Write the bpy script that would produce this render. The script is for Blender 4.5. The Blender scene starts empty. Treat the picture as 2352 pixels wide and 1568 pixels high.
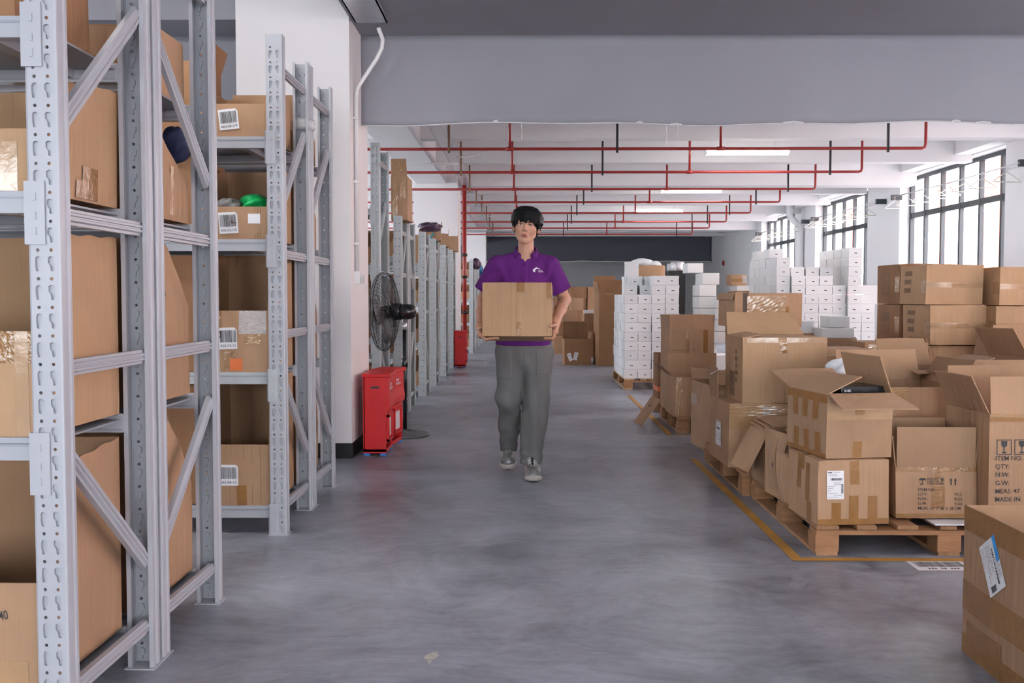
import bpy, bmesh, math, random
import numpy as np
from mathutils import Vector, Matrix
from mathutils.geometry import tessellate_polygon

S = bpy.context.scene
COL = S.collection
random.seed(7)

# ------------------------------------------------------------------ camera
F = 2287.0                      # focal length for a 2352 px wide frame (35 mm lens)
EYE = 1.22
PITCH = math.atan(104 / F)
YAW = math.atan(29 / F)
cam_d = bpy.data.cameras.new('camera')
cam_d.sensor_width = 36.0
cam_d.lens = 36.0 * F / 2352
cam_d.clip_start = 0.05
cam_d.clip_end = 300
cam = bpy.data.objects.new('camera', cam_d)
COL.objects.link(cam)
cam.location = (0, 0, EYE)
cam.rotation_euler = (math.pi / 2 - PITCH, 0, YAW)
S.camera = cam
_R = cam.rotation_euler.to_matrix()
_rt, _up, _fw = _R @ Vector((1, 0, 0)), _R @ Vector((0, 1, 0)), _R @ Vector((0, 0, -1))


def at(px, py, Y):
    """photo position at depth Y -> (X, Z) in the room"""
    d = _fw * F + _rt * (px - 1176) - _up * (py - 784)
    t = Y / d.y
    return d.x * t, EYE + d.z * t


def gy(py):
    """depth of a floor point seen at photo row py"""
    d = _fw * F - _up * (py - 784)
    return -EYE / d.z * d.y


# ------------------------------------------------------------------ world and exposure
wd = bpy.data.worlds.new('sky'); S.world = wd
wd.use_nodes = True
bg = wd.node_tree.nodes['Background']
bg.inputs[0].default_value = (0.88, 0.94, 1.0, 1)
bg.inputs[1].default_value = 17.0
sun_d = bpy.data.lights.new('sun', 'SUN'); sun_d.energy = 10.0; sun_d.angle = 0.02
sun_d.color = (1.0, 0.95, 0.88)
sun = bpy.data.objects.new('sun', sun_d); COL.objects.link(sun)
sun.rotation_euler = (math.radians(-12), math.radians(-42), 0)
vs = S.view_settings
vs.view_transform = 'Standard'
try: vs.look = 'None'
except Exception: pass
vs.exposure = 0.12
vs.gamma = 1.0
vs.use_curve_mapping = False
S.cycles.use_denoising = True
S.cycles.adaptive_threshold = 0.1
S.cycles.adaptive_min_samples = 16
S.cycles.max_bounces = 8
S.cycles.diffuse_bounces = 5
S.cycles.sample_clamp_indirect = 8.0

# ------------------------------------------------------------------ materials
M = {}


def mat(name, col, rough=0.6, metal=0.0, spec=0.5, var=0.0, scale=8.0, bump=0.0, bscale=60.0, stretch=(1, 1, 1), rnd=0.0, alpha=1.0, coat=0.0):
    m = bpy.data.materials.new(name); m.use_nodes = True
    nt = m.node_tree; N = nt.nodes; L = nt.links
    p = N['Principled BSDF']
    p.inputs['Roughness'].default_value = rough
    p.inputs['Metallic'].default_value = metal
    p.inputs['Specular IOR Level'].default_value = spec
    p.inputs['Base Color'].default_value = (*col, 1)
    if coat: p.inputs['Coat Weight'].default_value = coat
    if alpha < 1: p.inputs['Alpha'].default_value = alpha
    tc = N.new('ShaderNodeTexCoord'); mp = N.new('ShaderNodeMapping')
    mp.inputs['Scale'].default_value = stretch
    L.new(tc.outputs['Object'], mp.inputs['Vector'])
    if var or rnd:
        hs = N.new('ShaderNodeHueSaturation'); hs.inputs['Color'].default_value = (*col, 1)
        val = None
        if var:
            nz = N.new('ShaderNodeTexNoise'); nz.inputs['Scale'].default_value = scale; nz.inputs['Detail'].default_value = 6
            L.new(mp.outputs[0], nz.inputs['Vector'])
            mr = N.new('ShaderNodeMapRange'); mr.inputs[1].default_value = 0.25; mr.inputs[2].default_value = 0.75
            mr.inputs[3].default_value = 1 - var; mr.inputs[4].default_value = 1 + var
            L.new(nz.outputs['Fac'], mr.inputs[0]); val = mr.outputs[0]
        if rnd:
            oi = N.new('ShaderNodeObjectInfo'); m2 = N.new('ShaderNodeMapRange')
            m2.inputs[3].default_value = 1 - rnd; m2.inputs[4].default_value = 1 + rnd
            L.new(oi.outputs['Random'], m2.inputs[0])
            if val is not None:
                mu = N.new('ShaderNodeMath'); mu.operation = 'MULTIPLY'
                L.new(val, mu.inputs[0]); L.new(m2.outputs[0], mu.inputs[1]); val = mu.outputs[0]
            else: val = m2.outputs[0]
        L.new(val, hs.inputs['Value']); L.new(hs.outputs[0], p.inputs['Base Color'])
    if bump:
        nb = N.new('ShaderNodeTexNoise'); nb.inputs['Scale'].default_value = bscale; nb.inputs['Detail'].default_value = 4
        L.new(mp.outputs[0], nb.inputs['Vector'])
        b = N.new('ShaderNodeBump'); b.inputs['Strength'].default_value = bump; b.inputs['Distance'].default_value = 0.01
        L.new(nb.outputs['Fac'], b.inputs['Height']); L.new(b.outputs[0], p.inputs['Normal'])
    M[name] = m
    return m


def emis(name, col, st):
    m = bpy.data.materials.new(name); m.use_nodes = True
    p = m.node_tree.nodes['Principled BSDF']
    p.inputs['Base Color'].default_value = (*col, 1)
    p.inputs['Emission Color'].default_value = (*col, 1)
    p.inputs['Emission Strength'].default_value = st
    M[name] = m
    return m


def cardboard(name, col, rnd=0.10, rough=0.72):
    """kraft paper with faint vertical flute lines and blotches"""
    m = mat(name, col, rough, spec=0.25, var=0.10, scale=4.0, rnd=rnd)
    nt = m.node_tree; N = nt.nodes; L = nt.links; p = N['Principled BSDF']
    tc = N.new('ShaderNodeTexCoord'); mp = N.new('ShaderNodeMapping'); mp.inputs['Scale'].default_value = (26, 26, 0.25)
    L.new(tc.outputs['Object'], mp.inputs['Vector'])
    nz = N.new('ShaderNodeTexNoise'); nz.inputs['Scale'].default_value = 1.0; nz.inputs['Detail'].default_value = 5
    L.new(mp.outputs[0], nz.inputs['Vector'])
    b = N.new('ShaderNodeBump'); b.inputs['Strength'].default_value = 0.30; b.inputs['Distance'].default_value = 0.02
    L.new(nz.outputs['Fac'], b.inputs['Height']); L.new(b.outputs[0], p.inputs['Normal'])
    return m


cardboard('kraft', (0.395, 0.240, 0.142))
cardboard('kraft_light', (0.47, 0.295, 0.168))
cardboard('kraft_dark', (0.31, 0.165, 0.085))
mat('tape', (0.30, 0.145, 0.045), 0.14, spec=0.6, var=0.1, scale=20, bump=0.25, bscale=40)
mat('tape_clear', (0.42, 0.25, 0.125), 0.16, spec=0.7, var=0.1, scale=20, bump=0.10, bscale=30)
mat('tape_orange', (0.75, 0.16, 0.02), 0.3)
mat('film', (0.75, 0.76, 0.78), 0.12, spec=0.8, bump=0.8, bscale=30, alpha=0.5)
mat('paper', (0.80, 0.80, 0.82), 0.55, var=0.03, scale=30)
mat('ink', (0.035, 0.035, 0.04), 0.6)
mat('ink_faded', (0.10, 0.07, 0.05), 0.7)
mat('ink_brown', (0.22, 0.125, 0.068), 0.7)
mat('ink_blue', (0.03, 0.30, 0.75), 0.5)
mat('ink_red', (0.6, 0.05, 0.04), 0.5)
mat('steel_white', (0.40, 0.41, 0.445), 0.33, spec=0.45, var=0.04, scale=3)
mat('steel_old', (0.44, 0.47, 0.48), 0.35, spec=0.5, var=0.10, scale=9, bump=0.08, bscale=25)
mat('steel_grey', (0.36, 0.38, 0.42), 0.38, metal=0.2, var=0.06, scale=4)
mat('zinc', (0.55, 0.57, 0.60), 0.34, metal=0.7, var=0.1, scale=6)
mat('deck', (0.30, 0.32, 0.36), 0.45, metal=0.2, var=0.06)
mat('wall_white', (0.80, 0.78, 0.785), 0.85, var=0.03, scale=1.5)
mat('ceiling_white', (0.76, 0.745, 0.75), 0.9, var=0.03, scale=1.2)
mat('curtain', (0.30, 0.30, 0.335), 0.8, var=0.04, scale=1.2)
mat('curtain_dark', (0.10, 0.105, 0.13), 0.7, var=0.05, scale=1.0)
mat('hem', (0.62, 0.62, 0.64), 0.35, var=0.12, scale=14)
mat('black_paint', (0.012, 0.012, 0.013), 0.4)
mat('window_frame', (0.030, 0.040, 0.048), 0.4, spec=0.5)
mat('red_pipe', (0.30, 0.018, 0.014), 0.35, var=0.1, scale=6)
mat('red_box', (0.62, 0.010, 0.014), 0.38, spec=0.3, var=0.05, scale=4)
mat('blue_foot', (0.02, 0.19, 0.55), 0.5)
mat('wood', (0.33, 0.175, 0.085), 0.75, var=0.25, scale=6, stretch=(6, 1, 6), bump=0.3, bscale=25, rnd=0.15)
mat('wood_x', (0.33, 0.165, 0.075), 0.75, var=0.25, scale=6, stretch=(1, 6, 6), bump=0.3, bscale=25, rnd=0.15)
mat('wood_pale', (0.45, 0.30, 0.16), 0.75, var=0.2, scale=6, rnd=0.1)
mat('yellow_line', (0.48, 0.24, 0.045), 0.55, var=0.2, scale=5)
mat('white_box', (0.76, 0.77, 0.775), 0.5, var=0.03, scale=4, rnd=0.05)
mat('plastic_white', (0.75, 0.74, 0.74), 0.4)
mat('plastic_black', (0.012, 0.012, 0.014), 0.25, spec=0.5)
mat('wire_dark', (0.05, 0.05, 0.052), 0.35, metal=0.5)
mat('iron_base', (0.11, 0.11, 0.115), 0.5, var=0.15, scale=20)
mat('hanger_white', (0.72, 0.70, 0.62), 0.4)
mat('green_bag', (0.01, 0.50, 0.13), 0.3, bump=0.8, bscale=14, var=0.15)
mat('clear_bag', (0.55, 0.55, 0.57), 0.12, spec=0.9, bump=1.0, bscale=22, alpha=0.45)
mat('white_bag', (0.72, 0.74, 0.78), 0.3, bump=0.9, bscale=12)
mat('navy_cloth', (0.02, 0.03, 0.09), 0.7, bump=0.5, bscale=20)
mat('purple_pack', (0.07, 0.035, 0.07), 0.3, bump=0.6, bscale=20)
mat('blue_pack', (0.02, 0.16, 0.38), 0.4, bump=0.6, bscale=20)
mat('teal_pack', (0.03, 0.28, 0.36), 0.3, bump=0.6, bscale=20)
mat('pale_facade', (0.80, 0.78, 0.77), 0.9, var=0.05, scale=0.4)
mat('salmon_facade', (0.62, 0.16, 0.10), 0.9, var=0.1, scale=0.5)
mat('pavement', (0.35, 0.35, 0.36), 0.9, var=0.1)
emis('tube_on', (1.0, 0.97, 0.92), 34.0)
gm = mat('pane_glass', (1, 1, 1), 0.0)
_p = gm.node_tree.nodes['Principled BSDF']
_N, _L = gm.node_tree.nodes, gm.node_tree.links
_tr = _N.new('ShaderNodeBsdfTransparent'); _gl = _N.new('ShaderNodeBsdfGlossy'); _mx = _N.new('ShaderNodeMixShader')
_gl.inputs['Roughness'].default_value = 0.03; _mx.inputs[0].default_value = 0.06
_L.new(_tr.outputs[0], _mx.inputs[1]); _L.new(_gl.outputs[0], _mx.inputs[2]); _L.new(_mx.outputs[0], _N['Material Output'].inputs[0])

# concrete floor: troweled swirls, dusty patches, uneven gloss
def floor_mat():
    m = bpy.data.materials.new('concrete_floor'); m.use_nodes = True
    nt = m.node_tree; N = nt.nodes; L = nt.links; p = N['Principled BSDF']
    tc = N.new('ShaderNodeTexCoord')
    def noise(scale, det, dist, vec, rough=0.55):
        n = N.new('ShaderNodeTexNoise'); n.inputs['Scale'].default_value = scale; n.inputs['Detail'].default_value = det
        n.inputs['Distortion'].default_value = dist; n.inputs['Roughness'].default_value = rough
        L.new(vec, n.inputs['Vector']); return n.outputs['Fac']
    # warp the coordinates so the trowel strokes swirl
    wn_ = N.new('ShaderNodeTexNoise'); wn_.inputs['Scale'].default_value = 0.8; wn_.inputs['Detail'].default_value = 3
    L.new(tc.outputs['Object'], wn_.inputs['Vector'])
    wv = N.new('ShaderNodeVectorMath'); wv.operation = 'MULTIPLY_ADD'; wv.inputs[1].default_value = (0.9, 0.9, 0)
    L.new(wn_.outputs['Color'], wv.inputs[0]); L.new(tc.outputs['Object'], wv.inputs[2])
    mp = N.new('ShaderNodeMapping'); mp.inputs['Scale'].default_value = (3.0, 10.0, 1.0); mp.inputs['Rotation'].default_value = (0, 0, 0.2)
    L.new(wv.outputs[0], mp.inputs['Vector'])
    a = noise(0.50, 5, 0.6, tc.outputs['Object'], 0.5)
    b = noise(2.6, 10, 0.6, wv.outputs[0], 0.68)
    c = noise(1.6, 8, 0.5, mp.outputs[0], 0.66)
    d_ = noise(24, 6, 0.3, tc.outputs['Object'])
    def mad(x, y, k):
        q = N.new('ShaderNodeMath'); q.operation = 'MULTIPLY_ADD'; L.new(x, q.inputs[0]); q.inputs[1].default_value = k
        L.new(y, q.inputs[2]) if not isinstance(y, float) else setattr(q.inputs[2], 'default_value', y)
        return q.outputs[0]
    s = mad(a, 0.0, 0.44); s = mad(b, s, 0.42); s = mad(c, s, 0.22); s = mad(d_, s, 0.10)
    fc = N.new('ShaderNodeMapRange'); fc.inputs[1].default_value = 0.47; fc.inputs[2].default_value = 0.71
    L.new(s, fc.inputs[0])
    mxc = N.new('ShaderNodeMix'); mxc.data_type = 'RGBA'
    mxc.inputs[6].default_value = (0.130, 0.137, 0.165, 1); mxc.inputs[7].default_value = (0.385, 0.405, 0.465, 1)
    L.new(fc.outputs[0], mxc.inputs[0]); L.new(mxc.outputs[2], p.inputs['Base Color'])
    mr = N.new('ShaderNodeMapRange'); mr.inputs[1].default_value = 0.45; mr.inputs[2].default_value = 0.75
    mr.inputs[3].default_value = 0.31; mr.inputs[4].default_value = 0.46
    L.new(s, mr.inputs[0]); L.new(mr.outputs[0], p.inputs['Roughness'])
    p.inputs['Specular IOR Level'].default_value = 0.45
    M['concrete'] = m
floor_mat()

# ------------------------------------------------------------------ mesh helpers
class MB:
    def __init__(self): self.v, self.f = [], []
    def poly(self, pts):
        n = len(self.v); self.v += [tuple(p) for p in pts]; self.f.append(tuple(range(n, n + len(pts)))); return self
    def box(self, x0, x1, y0, y1, z0, z1):
        n = len(self.v)
        self.v += [(x0, y0, z0), (x1, y0, z0), (x1, y1, z0), (x0, y1, z0), (x0, y0, z1), (x1, y0, z1), (x1, y1, z1), (x0, y1, z1)]
        self.f += [(n, n + 3, n + 2, n + 1), (n + 4, n + 5, n + 6, n + 7), (n, n + 1, n + 5, n + 4), (n + 1, n + 2, n + 6, n + 5), (n + 2, n + 3, n + 7, n + 6), (n + 3, n, n + 4, n + 7)]
        return self
    def prism(self, prof, a, b, up=(0, 0, 1)):
        """2D profile [(s,t)] swept straight from a to b (s sideways, t along up)"""
        a, b, up = Vector(a), Vector(b), Vector(up)
        d = (b - a).normalized(); sd = d.cross(up).normalized(); u = sd.cross(d).normalized()
        n = len(self.v); k = len(prof)
        for c in (a, b):
            self.v += [tuple(c + sd * s + u * t) for s, t in prof]
        for i in range(k):
            j = (i + 1) % k
            self.f.append((n + i, n + j, n + k + j, n + k + i))
        self.f.append(tuple(range(n + k - 1, n - 1, -1))); self.f.append(tuple(range(n + k, n + 2 * k)))
        return self
    def bar(self, a, b, w, h, up=(0, 0, 1)):
        return self.prism([(-w / 2, -h / 2), (w / 2, -h / 2), (w / 2, h / 2), (-w / 2, h / 2)], a, b, up)
    def tube(self, pts, r, n=8, cap=True):
        pts = [Vector(p) for p in pts]; m = len(pts)
        rs = r if isinstance(r, (list, tuple)) else [r] * m
        base = len(self.v); prev = None
        for i, p in enumerate(pts):
            t = (pts[min(i + 1, m - 1)] - pts[max(i - 1, 0)]).normalized()
            if prev is None:
                ax = Vector((0, 0, 1)) if abs(t.z) < 0.9 else Vector((1, 0, 0))
                u = t.cross(ax).normalized()
            else:
                u = (prev - t * prev.dot(t)).normalized()
            prev = u; w = t.cross(u)
            for k in range(n):
                q = 2 * math.pi * k / n
                self.v.append(tuple(p + (u * math.cos(q) + w * math.sin(q)) * rs[i]))
        for i in range(m - 1):
            for k in range(n):
                k2 = (k + 1) % n
                self.f.append((base + i * n + k, base + i * n + k2, base + (i + 1) * n + k2, base + (i + 1) * n + k))
        if cap:
            self.f.append(tuple(base + k for k in range(n - 1, -1, -1)))
            self.f.append(tuple(base + (m - 1) * n + k for k in range(n)))
        return self
    def lathe(self, prof, c=(0, 0, 0), n=24):
        base = len(self.v); m = len(prof); c = Vector(c)
        for r, z in prof:
            for k in range(n):
                q = 2 * math.pi * k / n
                self.v.append((c.x + r * math.cos(q), c.y + r * math.sin(q), c.z + z))
        for i in range(m - 1):
            for k in range(n):
                k2 = (k + 1) % n
                self.f.append((base + i * n + k, base + i * n + k2, base + (i + 1) * n + k2, base + (i + 1) * n + k))
        self.f.append(tuple(base + k for k in range(n - 1, -1, -1)))
        self.f.append(tuple(base + (m - 1) * n + k for k in range(n)))
        return self
    def xf(self, mtx):
        self.v = [tuple(mtx @ Vector(p)) for p in self.v]; return self
    def mesh(self, name, material, smooth=False):
        me = bpy.data.meshes.new(name); me.from_pydata(self.v, [], self.f); me.validate(); me.update()
        me.materials.append(M[material] if isinstance(material, str) else material)
        if smooth: me.polygons.foreach_set('use_smooth', [True] * len(me.polygons))
        return me
    def build(self, name, material, parent=None, smooth=False, loc=None, rot=None):
        return link(name, self.mesh(name, material, smooth), parent, loc, rot)


def link(name, me, parent=None, loc=None, rot=None):
    o = bpy.data.objects.new(name, me); COL.objects.link(o)
    if parent is not None: o.parent = parent
    if loc is not None: o.location = loc
    if rot is not None: o.rotation_euler = rot
    return o


def tag(o, label=None, cat=None, group=None, kind=None):
    if label: o['label'] = label
    if cat: o['category'] = cat
    if group: o['group'] = group
    if kind: o['kind'] = kind
    return o


def empty(name, loc=(0, 0, 0), rz=0.0):
    o = bpy.data.objects.new(name, None); COL.objects.link(o)
    o.location = loc; o.rotation_euler = (0, 0, rz); o.empty_display_size = 0.1
    return o


def copy_tree(o, parent=None):
    c = o.copy(); COL.objects.link(c); c.parent = parent
    for ch in list(o.children): copy_tree(ch, c)
    return c


_txt = {}
def text2d(s):
    """flat lettering: verts (x, y) with cap height about 1, faces, width"""
    if s not in _txt:
        cu = bpy.data.curves.new('t', 'FONT'); cu.body = s; cu.resolution_u = 2; cu.size = 1.4; cu.offset = .006
        ob = bpy.data.objects.new('t', cu); COL.objects.link(ob)
        dg = bpy.context.evaluated_depsgraph_get()
        me = ob.evaluated_get(dg).to_mesh()
        vs_ = [(v.co.x, v.co.y) for v in me.vertices]; fs = [tuple(p.vertices) for p in me.polygons]
        ob.evaluated_get(dg).to_mesh_clear()
        bpy.data.objects.remove(ob); bpy.data.curves.remove(cu)
        w = max((v[0] for v in vs_), default=1)
        _txt[s] = (vs_, fs, w)
    return _txt[s]
# ------------------------------------------------------------------ room shell
XL, XR, YB, YF, ZC = -9.5, 7.27, -7.0, 46.0, 3.78
WX = 7.50                                     # window plane in the right wall
def struct(o): o['kind'] = 'structure'; return o

struct(MB().box(XL - .3, WX + .3, YB - .3, YF + .3, -0.2, 0).build('floor', 'concrete'))
struct(MB().box(XL - .3, WX + .3, YB - .3, YF + .3, ZC, ZC + .25).build('ceiling', 'ceiling_white'))
struct(MB().box(XL, WX + .3, YF, YF + .3, 0, ZC).build('wall_back', 'wall_white'))

WINDOWS = [(15.25, 19.5), (21.3, 25.1), (27.0, 30.8), (9.3, 13.5), (3.3, 7.5), (-3.2, 1.2)]
Z0W, Z1W = 0.9, 3.50
w = MB(); edges = sorted(WINDOWS); y = YB
for a, b in edges:
    w.box(XR, WX + .28, y, a, 0, ZC); w.box(XR, WX + .28, a, b, 0, Z0W); w.box(XR, WX + .28, a, b, Z1W, ZC); y = b
w.box(XR, WX + .28, y, YF, 0, ZC)
struct(w.build('wall_right', 'wall_white'))
# left wall: windows added to bring more daylight into the hall
w = MB(); y = YB; LWIN_ADDED = [(9.3, 13.5), (15.3, 19.5), (21.3, 25.1), (27.0, 30.8)]
for a, b in LWIN_ADDED:
    w.box(XL - .3, XL, y, a, 0, ZC); w.box(XL - .3, XL, a, b, 0, Z0W); w.box(XL - .3, XL, a, b, Z1W, ZC); y = b
w.box(XL - .3, XL, y, YF, 0, ZC)
struct(w.build('wall_left', 'wall_white'))

wn = [0]
def window(a, b, mull, X=WX):
    """dark aluminium window in the right wall, spans y=a..b, mullions at the listed y"""
    wn[0] += 1
    r = struct(empty('window_%d' % wn[0], (X, (a + b) / 2, Z0W))); c = (a + b) / 2
    f = MB()
    f.box(-.04, .04, a - c, a - c + .07, 0, Z1W - Z0W); f.box(-.04, .04, b - c - .07, b - c, 0, Z1W - Z0W)
    f.box(-.04, .04, a - c, b - c, 0, .07); f.box(-.04, .04, a - c, b - c, Z1W - Z0W - .07, Z1W - Z0W)
    f.build('window_frame', 'window_frame', r)
    ys = [a] + list(mull) + [b]
    for m_ in mull: MB().box(-.035, .035, m_ - c - .032, m_ - c + .032, .05, Z1W - Z0W - .05).build('mullion', 'window_frame', r)
    zt = 2.77 - Z0W
    for q in range(len(ys) - 1):
        y0, y1 = ys[q] - c, ys[q + 1] - c
        MB().box(-.03, .03, y0, y1, zt - .05, zt + .05).build('transom', 'window_frame', r)
        for z0, z1 in ((.05, zt - .03), (zt + .03, Z1W - Z0W - .05)):
            MB().box(-.004, .004, y0, y1, z0, z1).build('pane', 'pane_glass', r)
for i, (a, b) in enumerate(WINDOWS):
    if i == 0: ml = [15.79, 16.54, 17.29, 18.05, 18.79]
    else:
        n = 5; ml = [a + (b - a) * k / n for k in range(1, n)]
    window(a, b, ml)
for a, b in LWIN_ADDED: window(a, b, [a + (b - a) * k / 4 for k in range(1, 4)], XL - .2)  # added windows, for light from the left side
# daylight portals: help the sky find the openings
def portal(loc, rot, sx, sy):
    d = bpy.data.lights.new('daylight_portal', 'AREA'); d.shape = 'RECTANGLE'; d.size = sx; d.size_y = sy
    d.cycles.is_portal = True
    o = bpy.data.objects.new('daylight_portal', d); COL.objects.link(o); o.location = loc; o.rotation_euler = rot
for a, b in WINDOWS:
    portal((WX + .2, (a + b) / 2, (Z0W + Z1W) / 2), (0, math.radians(90), 0), Z1W - Z0W, b - a)

for a, b in LWIN_ADDED: portal((XL - .28, (a + b) / 2, (Z0W + Z1W) / 2), (0, math.radians(-90), 0), Z1W - Z0W, b - a)
# wall behind the photographer: a wide open loading door and windows
wb = MB(); OPEN = [(-6.4, -4.4, 0.9, 3.0), (-1.5, 1.5, 0.0, 2.7), (3.8, 6.2, 0.9, 3.0)]
x = XL
for x0, x1, z0, z1 in OPEN:
    wb.box(x, x0, YB - .25, YB, 0, ZC); wb.box(x0, x1, YB - .25, YB, z1, ZC)
    if z0 > 0: wb.box(x0, x1, YB - .25, YB, 0, z0)
    x = x1
    portal(((x0 + x1) / 2, YB - .2, (z0 + z1) / 2), (math.radians(90), 0, 0), x1 - x0, z1 - z0)
wb.box(x, WX + .28, YB - .25, YB, 0, ZC)
struct(wb.build('wall_front', 'wall_white'))

# ---- pillars
def pillar(name, x0, x1, y0, y1):
    o = struct(MB().box(x0, x1, y0, y1, 0, ZC).build(name, 'wall_white'))
    MB().box(x0 - .006, x1 + .006, y0 - .006, y1 + .006, 0.0, .115).build('painted_base', 'black_paint', o)
    return o
pillar('column_1', -2.14, -1.30, 7.44, 8.28)
pillar('column_2', -2.06, -1.235, 18.5, 19.3)
pillar('column_3', -2.05, -1.28, 32.8, 33.6)

# ---- ceiling beams across the hall
def beam(i, y0, y1, z0):
    struct(MB().box(XL, XR + .01, y0, y1, z0, ZC + .01).build('beam_%d' % i, 'curtain' if i == 1 else 'ceiling_white'))
beam(1, 7.50, 8.0, 3.28)
struct(MB().box(-1.30, XR + .01, 5.4, 7.50, 3.28, ZC + .01).build('beam_40', 'curtain'))
k = 1
for yb in (11.4, 13.9, 16.4, 21.4, 23.9, 26.4, 28.9, 33.9, 36.4):
    k += 1; beam(k, yb, yb + .25, 3.40)
beam(20, 18.7, 19.15, 3.28); beam(21, 31.2, 31.65, 3.28); beam(22, 39.2, 39.7, 3.2)
# main beam along the pillars on the left
struct(MB().box(-2.0, -1.45, 8.0, YF, 3.30, ZC + .01).build('beam_30', 'ceiling_white'))
struct(MB().box(XR - .28, XR + .01, 8.0, YF, 3.52, ZC + .01).build('beam_31', 'ceiling_white'))

# ---- smoke curtains (grey fire cloth)
def cloth(name, x0, x1, Y, z0, z1, material, seed, label, nx=120, wav=.012):
    rnd = random.Random(seed); ph = [rnd.uniform(0, 6.3) for _ in range(6)]
    m_ = MB(); nz = 14; hem = []
    for i in range(nx + 1):
        t = i / nx; x_ = x0 + (x1 - x0) * t
        zb = z0 + .012 * math.sin(x_ * 2.1 + ph[0]) + .007 * math.sin(x_ * 5.3 + ph[1])
        for j in range(nz + 1):
            v_ = j / nz
            yy = Y + wav * (1 - v_) * (math.sin(x_ * 1.7 + ph[2]) + .5 * math.sin(x_ * 4.1 + ph[3])) + .008 * math.sin(v_ * 5 + x_ * .7)
            m_.v.append((x_, yy, zb + (z1 - zb) * v_))
            if j == 0: hem.append((x_, yy - .004, zb))
    for i in range(nx):
        for j in range(nz):
            a_ = i * (nz + 1) + j; m_.f.append((a_, a_ + nz + 1, a_ + nz + 2, a_ + 1))
    r = tag(m_.build(name, material, None, True), label, 'smoke curtain')
    so = r.modifiers.new('thickness', 'SOLIDIFY'); so.thickness = .006
    h = MB(); h.tube(hem, .006 if Y < 20 else .022, 6); h.build('hem', 'hem' if Y < 20 else 'plastic_white', r, True)
    return r, hem
c1, hem1 = cloth('smoke_curtain', -1.30, XR - .01, 7.98, 2.585, 3.28, 'curtain', 3, 'long pale grey smoke curtain hanging across the aisle in front of the red pipes')
for x_, w_ in ((.9, .05), (1.2, .09), (-.2, .04), (2.1, .16), (3.4, .07), (3.6, .12), (4.5, .05), (5.4, .10), (6.1, .06)):
    kk = min(range(len(hem1)), key=lambda q: abs(hem1[q][0] - x_)); p = hem1[kk]
    MB().tube([(p[0] - w_ / 2, p[1] - .006, p[2] + .004), (p[0], p[1] - .008, p[2] + .012), (p[0] + w_ / 2, p[1] - .006, p[2] + .002)], .006, 5).build('torn_edge', 'paper', c1)
for x_, ln in ((-.03, .15), (1.12, .17), (1.21, .09)):
    p = min(hem1, key=lambda q: abs(q[0] - x_))
    MB().tube([(x_, p[1], p[2]), (x_ + .01, p[1], p[2] - ln * .5), (x_ - .002, p[1], p[2] - ln)], .0016, 4).build('loose_thread', 'paper', c1)
cloth('smoke_curtain', XL + .01, -2.145, 7.98, 2.60, 3.28, 'curtain', 5, 'pale grey smoke curtain behind the tall shelving, left of the white column', 60)
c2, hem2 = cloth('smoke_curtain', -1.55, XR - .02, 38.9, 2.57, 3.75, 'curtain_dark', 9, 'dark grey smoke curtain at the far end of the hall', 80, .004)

# ---- yellow floor lines
def floor_line(pts, wd_, label):
    m_ = MB()
    for k_, ((xa, ya), (xb, yb)) in enumerate(zip(pts, pts[1:])):
        d = Vector((xb - xa, yb - ya, 0)).normalized(); s_ = Vector((-d.y, d.x, 0)) * wd_ / 2
        a_, b_ = Vector((xa, ya, .0015 + .0006 * k_)) - d * wd_ / 2, Vector((xb, yb, .0015 + .0006 * k_)) + d * wd_ / 2
        m_.poly([a_ - s_, b_ - s_, b_ + s_, a_ + s_])
    return tag(m_.build('floor_line', 'yellow_line'), label, 'floor line')
floor_line([(1.265, 7.42), (1.265, 4.585), (3.6, 4.585)], .052, 'yellow floor line around the two front pallets')
floor_line([(1.7, 8.72), (1.28, 8.72), (1.28, 12.2)], .05, 'yellow floor line beside the pallet behind, by the leaning carton flap')

# ---- houses outside the windows
r = tag(empty('building', (17.0, 14, 0)), 'pale building with salmon red panels seen through the windows', 'building')
MB().box(0, 6, -40, 50, -.5, 9).build('wall', 'pale_facade', r)
for q in range(-38, 50, 4):
    MB().box(-.12, .02, q, q + (1.3 if q % 8 else .7), -.5, 9).build('facade_panel', 'salmon_facade', r)
struct(MB().box(WX + .3, 23, -45, 75, -.45, -.25).build('ground_outside', 'pavement'))

# ---- sprinkler pipes
PIPE_Z = 3.10
py_rows = [350, 402, 440, 469, 493, 513, 527, 541]
for i, yy in enumerate(py_rows):
    Y = F * (PIPE_Z - EYE) / (680 - yy) * .985
    nth = ['first', 'second', 'third', 'fourth', 'fifth', 'sixth', 'seventh', 'eighth'][i]
    r = tag(empty('sprinkler_pipe', (0, Y, PIPE_Z)), 'red sprinkler pipe across the ceiling, %s from the near grey smoke curtain' % nth, 'pipe', 'red sprinkler pipes')
    MB().tube([(-8.8, 0, 0), (5.05, 0, 0), (5.09, 0, .012), (5.1, 0, .05), (5.1, 0, .70)], .020, 8).build('pipe_run', 'red_pipe', r, True)
    for xd in (-.19, 2.5, -4.2):
        MB().tube([(xd, 0, 0), (xd, 0, .70)], .018, 8).build('riser', 'red_pipe', r, True)
        MB().tube([(xd - .05, 0, 0), (xd + .05, 0, 0)], .026, 8).build('fitting', 'red_pipe', r, True)
    for xd in (-.97, 1.18, 4.62):
        m_ = MB(); m_.bar((xd, -.008, -.05), (xd, -.008, .69), .028, .028, (0, 1, 0))
        m_.build('hanger', 'black_paint' if xd > 0 else 'ink_brown', r)
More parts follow.
